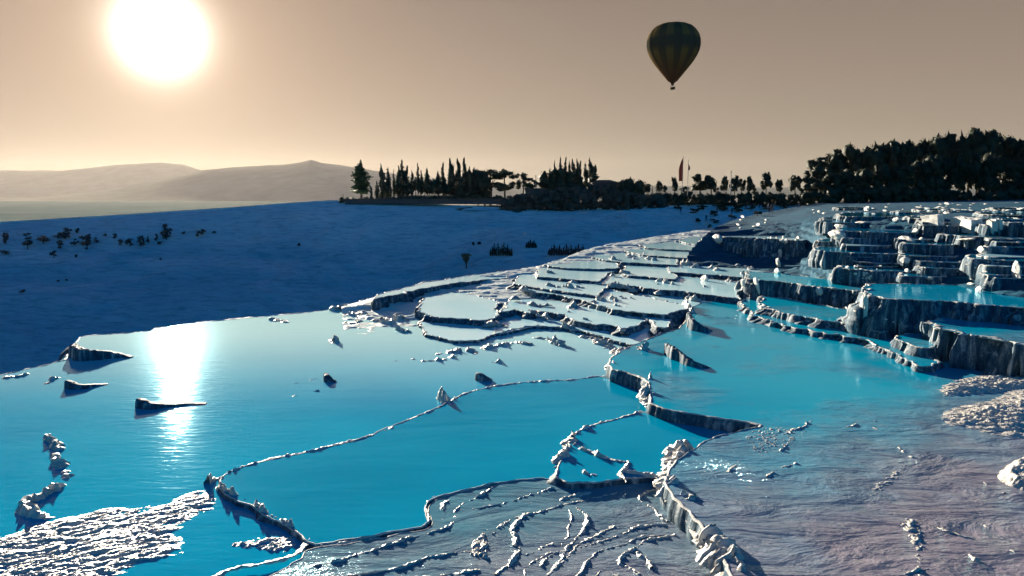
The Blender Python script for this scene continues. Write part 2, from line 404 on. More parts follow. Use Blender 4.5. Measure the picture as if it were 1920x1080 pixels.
def inside(px, py, poly):
    r = np.zeros(px.shape, bool); j = len(poly) - 1
    for i in range(len(poly)):
        xi, yi = poly[i]; xj, yj = poly[j]
        r ^= ((yi > py) != (yj > py)) & (px < (xj - xi) * (py - yi) / (yj - yi + 1e-12) + xi); j = i
    return r
def distpoly(px, py, poly):
    d = np.full(px.shape, 1e9)
    for i in range(len(poly)):
        a = poly[i]; b = poly[(i + 1) % len(poly)]; ab = b - a
        t = np.clip(((px - a[0]) * ab[0] + (py - a[1]) * ab[1]) / (ab @ ab + 1e-12), 0, 1)
        d = np.minimum(d, np.hypot(px - a[0] - t * ab[0], py - a[1] - t * ab[1]))
    return d
def patch(px, z, amp, freq=1.6, name='travertine_crust', bias=.0, rot=.6, aniso=2.2, step=None, edge=.8, m=None, parent=None, hump=0, **props):
    """a lumpy crust field rising out of the water"""
    NS[0] += 9; sd = NS[0]
    poly = np.array([P(x, y, z)[:2] for x, y in px]); poly = smooth_path(poly, 1, True)
    mn = poly.min(0) - .2; mx = poly.max(0) + .2
    step = step or max(.055, poly[:, 1].mean() / 420)
    nx, ny = [max(4, int(v / step)) for v in (mx - mn)]
    X, Y = np.meshgrid(np.linspace(mn[0], mx[0], nx), np.linspace(mn[1], mx[1], ny))
    d = distpoly(X, Y, poly); ins = inside(X, Y, poly)
    env = np.clip(d / edge, 0, 1) * ins
    c, s = math.cos(rot), math.sin(rot); U = (X * c + Y * s) * freq; W = (-X * s + Y * c) * freq * aniso
    w_ = .8 * fbm(U * .5, W * .5, 0, sd, 3)
    r = 1 - np.abs(fbm(U + w_, W + w_, 0, sd + 20, 6, .62)) * 2.4
    e2 = fbm(U * 3.5, W * 3.5, 0, sd + 40, 5, .65)
    Z = env * (amp * (.55 * r + .45 * e2 + bias) + hump * env) - .05
    V = np.c_[X.ravel(), Y.ravel(), Z.ravel() + z]
    keep = ins & (Z > -.22)
    off = np.array(parent.location) if parent else np.array((V[:, 0].mean(), V[:, 1].mean(), z))
    o = gridmesh(name, V - off, ny, nx, m or M['crust'], parent, keep, **props)
    if not parent: o.location = off
    return o

def loft(name, rows, nr, nc, m, disp=None, **props):
    """rows: list of control rows, each a list of (px, py, D); interpolated to a real surface"""
    A = np.array([[PD(*c) for c in r] for r in rows])           # R x K x 3
    R, K, _ = A.shape
    tr = np.linspace(0, R - 1, nr); tc = np.linspace(0, K - 1, nc)
    def ip(A, t, ax):
        n = A.shape[ax]; i = np.clip(np.floor(t).astype(int), 0, n - 2); f = t - i
        def g(k): return np.take(A, np.clip(k, 0, n - 1), axis=ax)
        sh = [1] * A.ndim; sh[ax] = -1; f = f.reshape(sh)
        p0, p1, p2, p3 = g(i - 1), g(i), g(i + 1), g(i + 2)
        return .5 * ((2 * p1) + (-p0 + p2) * f + (2 * p0 - 5 * p1 + 4 * p2 - p3) * f ** 2 + (-p0 + 3 * p1 - 3 * p2 + p3) * f ** 3)
    G = ip(ip(A, tr, 0), tc, 1)
    if disp is not None: G = disp(G, tr / (R - 1), tc / (K - 1))
    return gridmesh(name, G.reshape(-1, 3), nr, nc, m, None, None, **props)

# ------------------------------------------------------------------ valley, hills, far slope, plateau
def build_far():
    gm = plain('valley_fields', (.15, .20, .19), 1, 0, .2, .004, spec=0)
    g = [(-12000, -300), (12000, -300), (12000, 14500), (-12000, 14500)]
    mesh('ground', [(x, y, -45) for x, y in g], [(0, 1, 2, 3)], gm, kind='structure', smooth=False)
    hm = plain('hill_scrub', (.26, .26, .22), 1, 0, .12, .006, spec=0)
    def hill(prof, D, depth, sd, amp):
        xs = np.linspace(prof[0][0], prof[-1][0], 260); top = np.interp(xs, [p[0] for p in prof], [p[1] for p in prof])
        nr = 40; V = []
        pts = np.array([PD(x, y, D) for x, y in zip(xs, top)]); zt = pts[:, 2] + 45
        for k in range(nr):
            u = k / (nr - 1); Dk = D - depth * (1 - min(1, u / .6)) + max(0, u - .6) * depth
            e = math.sin(min(1, u / .6) * math.pi / 2) ** 1.3 if u < .6 else math.cos((u - .6) / .4 * math.pi / 2)
            X = pts[:, 0] / D * Dk; sc_ = D / 4000
            nz = amp * fbm(X / (160 * sc_), np.full(len(X), Dk / (160 * sc_)), 0, sd, 5)
            rid = amp * 1.2 * (1 - np.abs(fbm(X / (300 * sc_), np.full(len(X), Dk / (700 * sc_)), 0, sd + 5, 3)) * 2) * math.sin(min(1, u / .6) * math.pi)
            V.append(np.c_[X, np.full(len(X), Dk), -45 + zt * e + (nz + rid) * (e > .02) * np.minimum(1, zt / 60)])
        V = np.vstack(V)
        return gridmesh('hill', np.array(V), nr, len(xs), hm, kind='structure')
    hill([(-900, 322), (-400, 318), (0, 320), (120, 320), (220, 309), (300, 305), (345, 309), (385, 322), (520, 345), (700, 352), (1100, 362)], 13000, 2200, 3, 8)
    hill([(-300, 374), (60, 371), (160, 362), (230, 350), (300, 338), (380, 319), (450, 313), (530, 309), (562, 305), (583, 300), (604, 306), (640, 310), (760, 330), (950, 345), (1500, 352), (2300, 350)], 8500, 2000, 31, 6)
    # far travertine hillside across the gully, tilted to the camera and so in shade
    cols = [-500, -150, 0, 200, 400, 640, 800, 950, 1100, 1300, 1500]
    ridge = [452, 430, 420, 408, 395, 379, 386, 392, 394, 388, 384]
    Dr = [190, 200, 205, 210, 215, 220, 218, 214, 212, 212, 215]
    rows = []
    rows.append([(x, y + 40, d + 60) for x, y, d in zip(cols, ridge, Dr)])
    rows.append([(x, y + 1.5, d + 7) for x, y, d in zip(cols, ridge, Dr)])
    rows.append([(x, y, d) for x, y, d in zip(cols, ridge, Dr)])
    for fy, fd in ((30, .94), (85, .86), (150, .77), (230, .68), (330, .58), (470, .49)):
        rows.append([(x, y + fy * (1 - .35 * (x > 900)), d * fd) for x, y, d in zip(cols, ridge, Dr)])
    def disp(G, tr, tc):
        X, Y = G[..., 0], G[..., 1]
        w = np.clip((tr - .27) / .16, .02, 1)[:, None]
        G[..., 2] += w * (3.4 * fbm(X / 30, Y / 16, 0, 77, 5) + .5 * (1 - 2 * np.abs(vn(X / 9 + .6 * vn(X / 20, Y / 14, 0, 6), Y / 40, 0, 79))) + .5 * fbm(X / 6, Y / 2.5, 0, 78, 5))
        # cascades of the flow stone under the hotel grounds (right part)
        r = np.clip((X - 14) / 14, 0, 1) * w
        flow = np.abs(vn(X * .45 + Y * .35 + 2 * vn(X / 9, Y / 9, 0, 5), Y * .06, 0, 80))
        G[..., 2] += r * 1.0 * (flow - .3)
        return G
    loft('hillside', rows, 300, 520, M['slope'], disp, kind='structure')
    # plateau carrying the trees and the far side of the terraces
    cols = [636, 650, 700, 950, 1200, 1400, 1600, 1800, 2000, 2400]
    b0 = [376, 376, 377, 379, 376, 374, 373, 371, 370, 370]
    rows = [[(x, y - 3, 420) for x, y in zip(cols, b0)], [(x, y, 260) for x, y in zip(cols, b0)], [(x, y + 5, 224) for x, y in zip(cols, b0)],
            [(x, y + 9, 221) for x, y in zip(cols, b0)], [(x, y + 22, 222) for x, y in zip(cols, b0)]]
    pm = plain('dry_ground', (.11, .10, .10), .95, 0, .4, .2)
    loft('plateau', rows, 60, 160, pm, kind='structure')
build_far()

# ------------------------------------------------------------------ right cascade and upper travertine plateau
def cascade():
    cols = [1290, 1400, 1500, 1600, 1700, 1800, 1920, 2100, 2400]
    rows = [
        [(x, y, 208) for x, y in zip([1540, 1550, 1570, 1620] + cols[4:], (380, 380, 380, 380, 378, 376, 374, 373, 372))],
        [(x, y, d) for x, y, d in zip([1470, 1490, 1530, 1600] + cols[4:], (392, 396, 392, 389, 387, 385, 383, 382, 382), (160, 150, 145, 140, 138, 136, 134, 130, 130))],
        [(x, y, d) for x, y, d in zip([1400, 1440, 1510] + cols[3:], (406, 410, 405, 400, 398, 396, 395, 394, 394), (130, 122, 114, 108, 104, 100, 98, 96, 96))],
        [(x, y, d) for x, y, d in zip([1345] + cols[1:], (426, 428, 420, 413, 411, 412, 414, 416, 418), (104, 103, 99, 86, 78, 74, 68, 64, 62))],
        [(x, y, d) for x, y, d in zip([1320] + cols[1:], (446, 452, 445, 436, 433, 436, 440, 446, 450), (96, 95, 91, 76, 71, 67, 61, 57, 55))],
        [(x, y, d) for x, y, d in zip(cols, (480, 480, 476, 470, 467, 470, 474, 480, 486), (93, 92, 88, 69, 65, 61, 56, 52, 50))],
        [(x, y, d) for x, y, d in zip(cols, (520, 520, 522, 512, 508, 510, 512, 520, 530), (84, 81, 75, 64, 59.5, 56, 51, 47, 45))],
        [(x, y, d) for x, y, d in zip(cols, (545, 545, 550, 546, 546, 550, 556, 566, 580), (79, 75, 66, 60, 56, 52, 47, 43.5, 41))],
        [(x, y, d) for x, y, d in zip(cols, (600, 600, 605, 606, 606, 612, 620, 640, 660), (73, 67, 59, 56, 53, 49, 45, 41, 38))],
    ]
    def disp(G, tr, tc):
        X, Y, Z = G[..., 0].copy(), G[..., 1].copy(), G[..., 2].copy()
        # steps: quantise height along wandering contours, nearer and larger below
        k = .62
        q = (Z + .6 * fbm(X / 13, Y / 4, 0, 91, 4) + .16 * fbm(X / 3.2, Y / 1.6, 0, 93, 5)) / k
        fq = q - np.floor(q); st = np.clip((fq - .0) / .22, 0, 1); st = st * st * (3 - 2 * st)
        dz = ((np.floor(q) + st) - q) * k
        w = np.clip((tr - .30) / .12, .15, 1)[:, None]
        G[..., 2] += w * dz * .5 + w * .10 * fbm(X * .8, Y * .8, 0, 92, 4) + .05 * fbm(X / 2, Y / 2, 0, 95, 3)
        return G
    loft('travertine_slope', rows, 620, 820, M['ramp'], disp, kind='structure')
cascade()

# ------------------------------------------------------------------ terrace pools, low to high
def near_pools():
    W = M
    pool([(-420, 860), (-200, 760), (0, 703), (60, 690), (128, 672), (140, 640), (150, 629), (250, 625), (340, 607), (480, 595), (612, 582), (640, 572), (760, 545), (860, 523),
          (960, 505), (1200, 520), (1330, 560), (1330, 640), (1230, 720), (1210, 800), (1120, 900), (1100, 1180), (-900, 1180)],
         0, -7, W['w_main'], 'broad pale turquoise pool reflecting the low sun', lip=.035, lw=.12, wig=.1, flute=.25, step=.25)
    global PM
    PM = pool([(405, 905), (425, 884), (500, 861), (560, 850), (640, 832), (690, 818), (745, 795), (800, 772), (838, 757), (875, 735), (940, 722), (1000, 715), (1080, 712), (1135, 704),
          (1240, 740), (1260, 860), (1060, 905), (1000, 893), (915, 908), (860, 922), (803, 938), (796, 960), (812, 984), (735, 1000), (640, 1016), (575, 1024), (556, 998), (500, 968), (465, 945), (435, 935)],
         .15, -.3, W['w_deep'], 'long deep blue pool edged by a thin white rim in the centre', lip=.035, lw=.05, wig=.10, flute=.02, flare=.02)
    pool([(1076, 813), (1120, 795), (1160, 784), (1205, 770), (1300, 768), (1500, 800), (1330, 850), (1262, 900), (1200, 893), (1130, 905), (1045, 905), (1052, 865), (1066, 835)],
         .32, -.1, W['w_deep'], 'small blue pool with a white nodular left wall', lip=.035, lw=.06, flute=.05, wig=.08, flare=.05)
    global PQ
    PQ = pool([(1138, 690), (1150, 665), (1200, 640), (1290, 610), (1290, 570), (1390, 560), (1462, 604), (1560, 620), (1650, 640), (1745, 680), (1850, 672), (2040, 664), (2040, 1190), (1440, 1190), (1385, 1100), (1365, 1050), (1330, 1010), (1300, 970), (1262, 925), (1246, 905), (1262, 870), (1296, 842), (1330, 824), (1390, 806), (1440, 800), (1400, 789), (1300, 777), (1222, 762), (1218, 735), (1214, 712), (1180, 700)],
         .80, -.1, W['w_right'], 'wide cyan pool turning into a grey rippled shelf at lower right', lip=.04, lw=.07, flute=.06, wig=.08, flare=.05, treads=0)
near_pools()
for r, zz in (([(425, 884), (500, 861), (560, 850), (640, 832), (690, 818), (745, 795), (800, 772), (838, 757), (875, 735), (940, 722), (1000, 715), (1080, 712), (1135, 704)], .16),
              ([(1076, 813), (1120, 795), (1160, 784), (1205, 770)], .33)):
    ribbon(r, zz, w=.085, h=.075, parent=PM, gaps=.16, rough=1.9, taper=False, step=.035, wig=.10, m=M['white'], name='rim')

def terraces():
    W = M
    # ground of the terraces: a rough flowstone slope under all the small pools
    sil = [(640, 578), (760, 545), (860, 523), (965, 509), (1040, 492), (1112, 466), (1200, 450), (1290, 436), (1345, 428), (1440, 430)]
    zs = [.12, .45, .8, 1.15, 1.5, 2.0, 2.25, 2.4, 2.6, 2.6]
    def row(dy, k, dz): 
        r = []
        for (x, y), z in zip(sil, zs):
            zz = z * k + dz; yy = y + dy; d = ray(x + dy * .1, yy); D = (zz - ZC) / d[2] * d[1]; r.append((x + dy * .1, yy, D))
        return r
    rows = [[(x, y + 6, D + 9) for x, y, D in row(0, 1, 0)], row(0, 1, 0), row(14, .93, -.12), row(36, .72, -.22), row(62, .48, -.3), row(100, .2, -.35)]
    def disp(G, tr, tc):
        X, Y = G[..., 0], G[..., 1]; w = np.clip((tr - .1) / .1, .2, 1)[:, None]
        q = (G[..., 2] + .25 * fbm(X / 3, Y / 3, 0, 61, 4)) / .34; fq = q - np.floor(q); st = np.clip(fq / .3, 0, 1)
        G[..., 2] += w * ((np.floor(q) + st) - q) * .34 * .8 + w * .10 * fbm(X * 1.2, Y * 1.2, 0, 62, 4); return G
    loft('travertine_bank', rows, 200, 700, M['bank'], disp, kind='structure')
    g = 'small pools stepping up the terrace slope'
    T = [
     ([(790, 604), (800, 627), (850, 639), (900, 640), (925, 626), (1010, 612), (1000, 590), (850, 585)], .35, -.4, 'w_far', 'narrow overflow ledge under the oval pale pool', .14),
     ([(804, 546), (879, 548), (935, 566), (928, 595), (900, 600), (850, 598), (797, 592), (783, 576), (790, 558)], 1.15, -.1, 'w_far', 'oval pale pool above a dark curved wall left of the terraces', .22),
     ([(700, 561), (790, 542), (850, 531), (955, 521), (970, 506), (880, 517), (790, 531), (700, 555)], 2.1, .7, 'w_far', 'long thin ledge pool on the crest behind the oval pale pool', .2),
     ([(925, 627), (985, 613), (1050, 613), (1110, 626), (1160, 640), (1205, 652), (1230, 600), (950, 590)], .40, -.3, 'w_far', 'lowest curved pool at the foot of the central steps', .18),
     ([(938, 585), (965, 580), (993, 588), (1005, 583), (1053, 590), (1075, 600), (1144, 612), (1168, 620), (1215, 600), (1150, 572), (1000, 560), (955, 562)], 1.2, -.1, 'w_far', 'pale pool with a tall angular dark front in the centre', .16),
     ([(1158, 586), (1200, 592), (1222, 604), (1243, 616), (1262, 600), (1230, 570), (1165, 570)], 1.35, .2, 'w_far', 'small pool with a squared dark corner right of the angular front', .14),
     ([(980, 541), (997, 548), (1045, 553), (1097, 564), (1150, 581), (1195, 586), (1250, 590), (1300, 575), (1230, 560), (1100, 535), (985, 528)], 1.95, .8, 'w_far', 'long slanting pool with a ragged dark front in the centre', .2),
     ([(962, 532), (1000, 539), (1060, 547), (1122, 556), (1140, 535), (1060, 517), (975, 511)], 2.35, 1.4, 'w_far', 'bright strip pool above the long slanting pool', .12),
     ([(1180, 568), (1240, 577), (1290, 587), (1310, 600), (1330, 590), (1385, 600), (1400, 560), (1200, 548)], 1.5, .4, 'w_far', 'low step pool under the tall block wall', .16),
     ([(1118, 531), (1190, 537), (1210, 541), (1280, 547), (1320, 552), (1390, 561), (1400, 530), (1280, 518), (1180, 514), (1120, 514)], 2.55, 1.1, 'w_far', 'straight fronted pool on a tall dark block wall', .12),
     ([(1385, 562), (1396, 578), (1424, 597), (1466, 611), (1552, 625), (1620, 636), (1650, 654), (1700, 672), (1742, 692), (1775, 650), (1620, 600), (1500, 575), (1400, 548)], 1.1, .4, 'w_right', 'long narrow pool rimmed by white beads above the wide cyan pool', .22),
     ([(1424, 574), (1480, 589), (1540, 600), (1625, 612), (1660, 628), (1680, 600), (1430, 550)], 1.55, .8, 'w_right', 'dark narrow step pool behind the beaded pool', .22),
     ([(1003, 513), (1010, 519), (1060, 523), (1120, 528), (1150, 508), (1100, 496), (1010, 498)], 2.85, 2.1, 'w_far', 'flat pool with a low dark front near the left end of the steps', .12),
     ([(1163, 509), (1172, 516), (1222, 520), (1268, 524), (1268, 498), (1170, 498)], 3.0, 2.2, 'w_far', 'flat pool left of the brightest pool', .12),
     ([(1015, 497), (1050, 502), (1120, 505), (1165, 503), (1150, 488), (1045, 487)], 3.25, 2.6, 'w_far', 'thin pool with two dark slots on the upper left slope', .12),
     ([(1395, 522), (1460, 528), (1530, 536), (1625, 550), (1650, 535), (1400, 505)], 2.75, .7, 'w_right', 'dark pool on the tall shaded wall under the bright strip', .3),
     ([(1252, 506), (1262, 510), (1318, 514), (1396, 520), (1460, 526), (1536, 533), (1560, 524), (1400, 500), (1355, 470), (1240, 472)], 3.2, 1.6, 'w_far', 'brightest cream reflecting pool on the steps', .16),
     ([(1108, 482), (1130, 487), (1165, 492), (1210, 494), (1270, 497), (1275, 480), (1130, 473)], 3.6, 3.0, 'w_far', 'small pool with dark oval slots midway up', .14),
     ([(1172, 471), (1205, 478), (1260, 482), (1305, 485), (1315, 470), (1190, 463)], 4.0, 3.3, 'w_far', 'small pool with square dark cells above the oval slots', .14),
     ([(1200, 459), (1215, 465), (1255, 468), (1330, 471), (1352, 473), (1365, 455), (1220, 451)], 4.4, 3.7, 'w_far', 'pool strip above the square dark cells', .12),
     ([(1270, 452), (1300, 458), (1350, 462), (1360, 444), (1290, 444)], 4.75, 4.1, 'w_far', 'little pool below the left tip of the highest pool', .12),
     ([(1325, 441), (1360, 444), (1430, 447), (1505, 451), (1555, 440), (1540, 434), (1335, 431)], 4.7, 1.4, 'w_far', 'highest pale blue pool over a tall rocky wall', .3),
     ([(1672, 640), (1700, 646), (1750, 654), (1760, 625), (1690, 622)], 1.6, .4, 'w_right', 'small pool beside the fluted white columns', .22),
     ([(1746, 612), (1795, 624), (1842, 634), (1890, 641), (2020, 655), (2020, 590), (1765, 588)], 2.6, .1, 'w_right', 'turquoise pool held by tall fluted white columns at right', .5),
     ([(1618, 546), (1640, 558), (1700, 561), (1800, 567), (1912, 577), (2030, 588), (2030, 545), (1620, 528)], 3.55, 1.2, 'w_deep', 'long dark pool crossing the shaded right slope', .3),
    ]
    for px, z, zl, w, lab, fl in T:
        if w == 'w_far' and 'highest pale' not in lab: z, zl = z * .5, zl * .5 - .12
        far = z > 1.3 and w == 'w_far'
        pool(px, z, zl, M[w], lab, group=g, flute=fl, treads=0 if fl >= .5 else .7, lip=.045 if far else .06, lw=.12, wig=.26, smooth=0 if w == 'w_far' else 1, step=.11 if not far else .15)

def slope_strips():
    W = M; L = [([(1560, 405), (1640, 407), (1740, 405)], [(1720, 398), (1580, 398)], 'narrow blue strip pool below the left half of the grove'),
     ([(1830, 402), (1890, 404), (1990, 404)], [(1990, 396), (1840, 396)], 'narrow blue strip pool at the right edge below the grove'),
     ([(1562, 432), (1650, 436), (1740, 437)], [(1730, 428), (1575, 427)], 'blue strip pool right of the highest pale pool'),
     ([(1760, 440), (1860, 446), (1990, 448)], [(1990, 438), (1775, 435)], 'blue strip pool under the largest cream block'),
     ([(1525, 470), (1640, 476), (1762, 474)], [(1750, 464), (1540, 462)], 'dark strip pool halfway down the right slope'),
     ([(1800, 484), (1900, 489), (1990, 492)], [(1990, 480), (1815, 475)], 'dark strip pool near the right edge halfway down the slope'),
     ([(1560, 504), (1680, 509), (1785, 505)], [(1770, 497), (1580, 496)], 'dark strip pool just above the long dark pool')]
    for fr, bk, lab in L:
        p = hit(*fr[1], ('travertine_slope',))
        if p is None: continue
        pool(fr + bk, p.z + .2, p.z - 1.1, W['w_right2'], lab, group='strip pools on the right slope', flute=.25, lip=.05, lw=.12, wig=.3, step=.14, treads=.2, flare=.05)
    R4 = random.Random(12)
    for y in (393, 400, 410, 416, 423, 447, 454, 460, 480, 490, 500, 516, 522):
        for x0 in (1560 + R4.uniform(-30, 40), 1690 + R4.uniform(-20, 40), 1830 + R4.uniform(-20, 40)):
            L_ = R4.uniform(70, 130); yy = y + R4.uniform(-2, 2); tl = R4.uniform(0, .035); bh = 3 + (y - 385) * .045
            p = hit(x0 + L_ / 2, yy, ('travertine_slope',))
            if p is None: continue
            pool([(x0, yy), (x0 + L_ * .5, yy + L_ * tl * .7), (x0 + L_, yy + L_ * tl), (x0 + L_ * .9, yy - bh + L_ * tl), (x0 + L_ * .1, yy - bh)], p.z + .12, p.z - .75, W['w_right2'] if R4.random() < .7 else W['w_far'],
                 'thin broken strip pool stepping up the shaded right slope', group='thin strip pools on the right slope', flute=.25, lip=.04, lw=.10, wig=.3, step=.14, treads=.1, flare=.04)
def foreground():
    W = M
    Q = PQ
    S0 = pool([(575, 1027), (640, 1019), (735, 1003), (812, 987), (799, 962), (806, 941), (862, 925), (917, 911), (1000, 896), (1060, 908), (1200, 897), (1275, 905), (1345, 985), (1410, 1080), (1450, 1200), (360, 1200), (470, 1092), (560, 1050)],
         .13, -.4, W['w_shelf'], 'shallow grey shelf crossed by many thin white rims at bottom centre', lip=.012, lw=.04, flute=.01, wig=.16, flare=.02, treads=0)
    mr = [
     [(600, 1022), (665, 1012), (720, 1008), (733, 1002), (765, 994), (790, 988), (803, 982), (805, 965), (797, 950), (803, 935), (815, 930)],
     [(590, 1063), (650, 1045), (690, 1032), (720, 1022), (760, 1010), (800, 1000), (830, 990), (855, 975), (855, 955), (865, 945), (885, 938), (905, 925), (920, 912), (950, 908)],
     [(822, 975), (836, 962), (826, 948), (838, 936)],
     [(560, 1085), (620, 1078), (700, 1073), (755, 1060), (790, 1045), (830, 1040), (870, 1030)],
     [(965, 968), (985, 964), (1020, 958), (1060, 945), (1090, 935), (1130, 930), (1155, 922)],
     [(985, 962), (976, 975), (962, 990), (968, 1005), (955, 1020), (970, 1030), (957, 1045), (950, 1062)],
     [(1065, 955), (1072, 985), (1060, 1010), (1045, 1030), (1010, 1045), (990, 1060), (983, 1085)],
     [(1080, 950), (1100, 975), (1085, 1000), (1060, 1035), (1040, 1068)],
     [(1150, 985), (1100, 1012), (1062, 1040), (1030, 1078)],
     [(1250, 912), (1215, 922), (1198, 932), (1209, 946), (1223, 954), (1227, 964), (1237, 973), (1251, 978)],
     [(1269, 1003), (1237, 1008), (1209, 1014), (1198, 1025), (1198, 1037), (1216, 1050), (1222, 1066)],
     [(1188, 1025), (1167, 1035), (1156, 1046), (1156, 1056), (1174, 1064), (1202, 1076)],
     [(1078, 1080), (1089, 1060), (1103, 1049), (1131, 1031), (1167, 1021), (1188, 1010), (1240, 1000)],
     [(1018, 1062), (1025, 1049), (1057, 1031), (1088, 1024), (1120, 1014), (1167, 1003), (1202, 985), (1248, 982)],
     [(390, 1085), (440, 1062), (520, 1050), (556, 1035), (575, 1010)],
     [(880, 955), (930, 945), (990, 930), (1040, 915)],
     [(930, 1078), (960, 1055), (1000, 1035), (1040, 1020)],
     [(640, 1092), (740, 1085), (820, 1080), (900, 1070)],
     [(1110, 1085), (1130, 1062), (1150, 1075), (1180, 1090)],
    ]
    for k, r in enumerate(mr):
        ribbon(r, .14, w=.055 + .02 * (k % 3), h=.04 + .018 * (k % 2), parent=S0, gaps=-.12, rough=1.6, taper=False, step=.03, wig=.10)
    qr = [
     [(1440, 800), (1470, 815), (1500, 800), (1520, 788)], [(1480, 803), (1490, 822), (1470, 838), (1458, 850)],
     [(1585, 800), (1620, 790), (1660, 788)], [(1640, 800), (1662, 815), (1680, 832), (1690, 850), (1715, 862), (1725, 880)],
     [(1365, 885), (1380, 870), (1405, 860)], [(1440, 895), (1460, 880), (1500, 870)],
     [(1745, 985), (1780, 1000), (1830, 1015), (1870, 1030)], [(1820, 1040), (1850, 1060), (1880, 1075)],
     [(1850, 905), (1880, 925)], [(1660, 1085), (1700, 1070), (1740, 1065)], [(1845, 985), (1880, 1010), (1910, 1040)]]
    for k, r in enumerate(qr):
        ribbon(r, .80, w=.09, h=.06, parent=Q, gaps=.12, rough=1.5, taper=False, step=.045, wig=.12)
    patch([(1380, 818), (1410, 800), (1460, 797), (1490, 803), (1530, 800), (1505, 830), (1455, 852), (1420, 862), (1395, 840)], .80, .16, 3.2, parent=Q, name='crust', bias=-.18, edge=.3, step=.04)
    patch([(1480, 850), (1560, 860), (1640, 900), (1700, 950), (1660, 965), (1560, 930), (1500, 890), (1440, 880)], .80, .12, 2.6, parent=Q, name='crust', bias=-.25, edge=.4, step=.045, rot=-.5)
    patch([(1280, 955), (1275, 910), (1262, 900)][:1] + [(1262, 925), (1290, 935), (1330, 985), (1360, 1030), (1395, 1085), (1360, 1100), (1320, 1040), (1290, 990)], .55, .16, 3, parent=Q, name='crust', bias=.1, edge=.3, step=.04)
    # free crusts
    lab = dict(category='crust')
    patch([(-90, 1010), (0, 1000), (40, 985), (90, 968), (140, 955), (220, 940), (280, 945), (330, 925), (380, 905), (425, 925), (437, 940), (410, 960), (372, 975), (362, 1000), (378, 1030), (330, 1055), (250, 1075), (180, 1130), (-90, 1150)],
          0, .14, 1.2, bias=.34, edge=.9, step=.035, rot=.45, aniso=2.6, label='large frothy white crust of flowstone at the lower left corner', **lab)
    patch([(388, 1022), (430, 1012), (500, 1001), (552, 996), (570, 1010), (565, 1027), (520, 1047), (480, 1037), (430, 1032)], 0, .17, 2.2, bias=.05, edge=.4, step=.045, label='small ribbed crust patch right of the large frothy crust', **lab)
    patch([(850, 1048), (880, 1005), (920, 985), (965, 966), (990, 975), (950, 1000), (930, 1030), (940, 1062), (900, 1062)], .05, .25, 2.6, bias=.2, edge=.35, step=.04, rot=1.0, label='cream fan of crust rising among the thin rims at bottom centre', **lab)
    patch([(1025, 938), (1060, 924), (1110, 916), (1140, 930), (1080, 950), (1040, 953)], .05, .12, 2.0, bias=.2, edge=.4, step=.045, hump=.08, label='low grey crust mound below the white nodular wall', **lab)
    patch([(1598, 910), (1640, 880), (1690, 850), (1727, 862), (1725, 890), (1690, 925), (1640, 950), (1600, 940)], .80, .17, 2.4, bias=.05, edge=.9, step=.04, label='rough pale crust patch in the middle of the grey shelf', **lab)
    patch([(1668, 975), (1700, 960), (1735, 972), (1748, 1000), (1757, 1030), (1742, 1052), (1768, 1095), (1680, 1095), (1702, 1030), (1678, 1000)], .80, .20, 2.6, bias=.1, edge=.6, step=.035, rot=1.1, label='knobbly amber lit crust near the bottom right', **lab)
    patch([(1855, 885), (1900, 855), (2000, 835), (2000, 935), (1920, 925), (1870, 908)], .80, .16, 1.6, bias=.1, edge=.5, step=.04, hump=.25, label='smooth cream crust hump cut by the right edge', **lab)
    patch([(1735, 775), (1780, 755), (1850, 745), (1880, 720), (2010, 690), (2010, 840), (1870, 825), (1800, 805), (1750, 800)], .80, .26, 1.3, bias=.1, edge=1.6, step=.045, hump=.12, rot=-.6, aniso=3, label='fan of smooth flowstone folds at the right edge', **lab)
    patch([(1728, 738), (1760, 712), (1830, 700), (1900, 686), (2010, 672), (2010, 735), (1870, 742), (1790, 750)], .80, .26, 1.4, bias=.05, edge=1.3, step=.045, hump=.08, rot=-.5, aniso=2.5, label='ribbed flowstone at the foot of the fluted columns', **lab)
    # crest ridge and single rims
    def rim(px, z, w, h, label, **k): ribbon(px, z, w, h, name='travertine_ledge', label=label, category='ledge', **k)
    rim([(1293, 839), (1264, 851), (1268, 869), (1254, 886), (1246, 908), (1264, 930), (1287, 950), (1302, 975), (1320, 988), (1328, 1010), (1347, 1030), (1362, 1052), (1378, 1085), (1390, 1130)], .46, .50, .44, 'long knobbly sunlit crest winding to the bottom edge', rough=1.0, taper=False, step=.045, lean=.2)
    rim([(1078, 812), (1066, 835), (1055, 862), (1049, 880), (1043, 904)], .1, .34, .38, 'white nodular wall at the left of the small blue pool', rough=1.3, step=.045)
    rim([(90, 812), (98, 822), (118, 845), (102, 868), (128, 888), (117, 915), (80, 932), (45, 948), (60, 962), (92, 972), (80, 985), (62, 1002)], 0, .26, .22, 'jagged dark crust line zigzagging at the left', rough=1.3, step=.045)
    rim([(385, 905), (405, 893), (425, 897), (420, 915), (435, 930), (465, 938), (480, 948), (500, 962), (520, 975), (545, 985), (560, 998)], .05, .13, .26, 'dark crust line from the frothy crust to the ribbed patch', rough=1.2, taper=False, step=.045)
    rim([(1086, 838), (1113, 847), (1142, 857), (1182, 866)], .38, .12, .16, 'dark low rim crossing the small blue pool', rough=.8)
    rim([(1170, 880), (1210, 888), (1250, 897)], .38, .12, .16, 'short dark rim near the crest ridge', rough=.8)
    rim([(1180, 862), (1168, 878), (1160, 890), (1170, 902)], .38, .08, .14, 'little white knots ending the low rim in the small blue pool', rough=1.6)
    rim([(1065, 885), (1100, 893), (1135, 900)], .2, .18, .2, 'dark ledge under the small blue pool', rough=1)
    rim([(1213, 712), (1222, 722), (1205, 740), (1212, 762)], .5, .22, .42, 'white split pillar between the two blue pools', rough=1.4, step=.045)
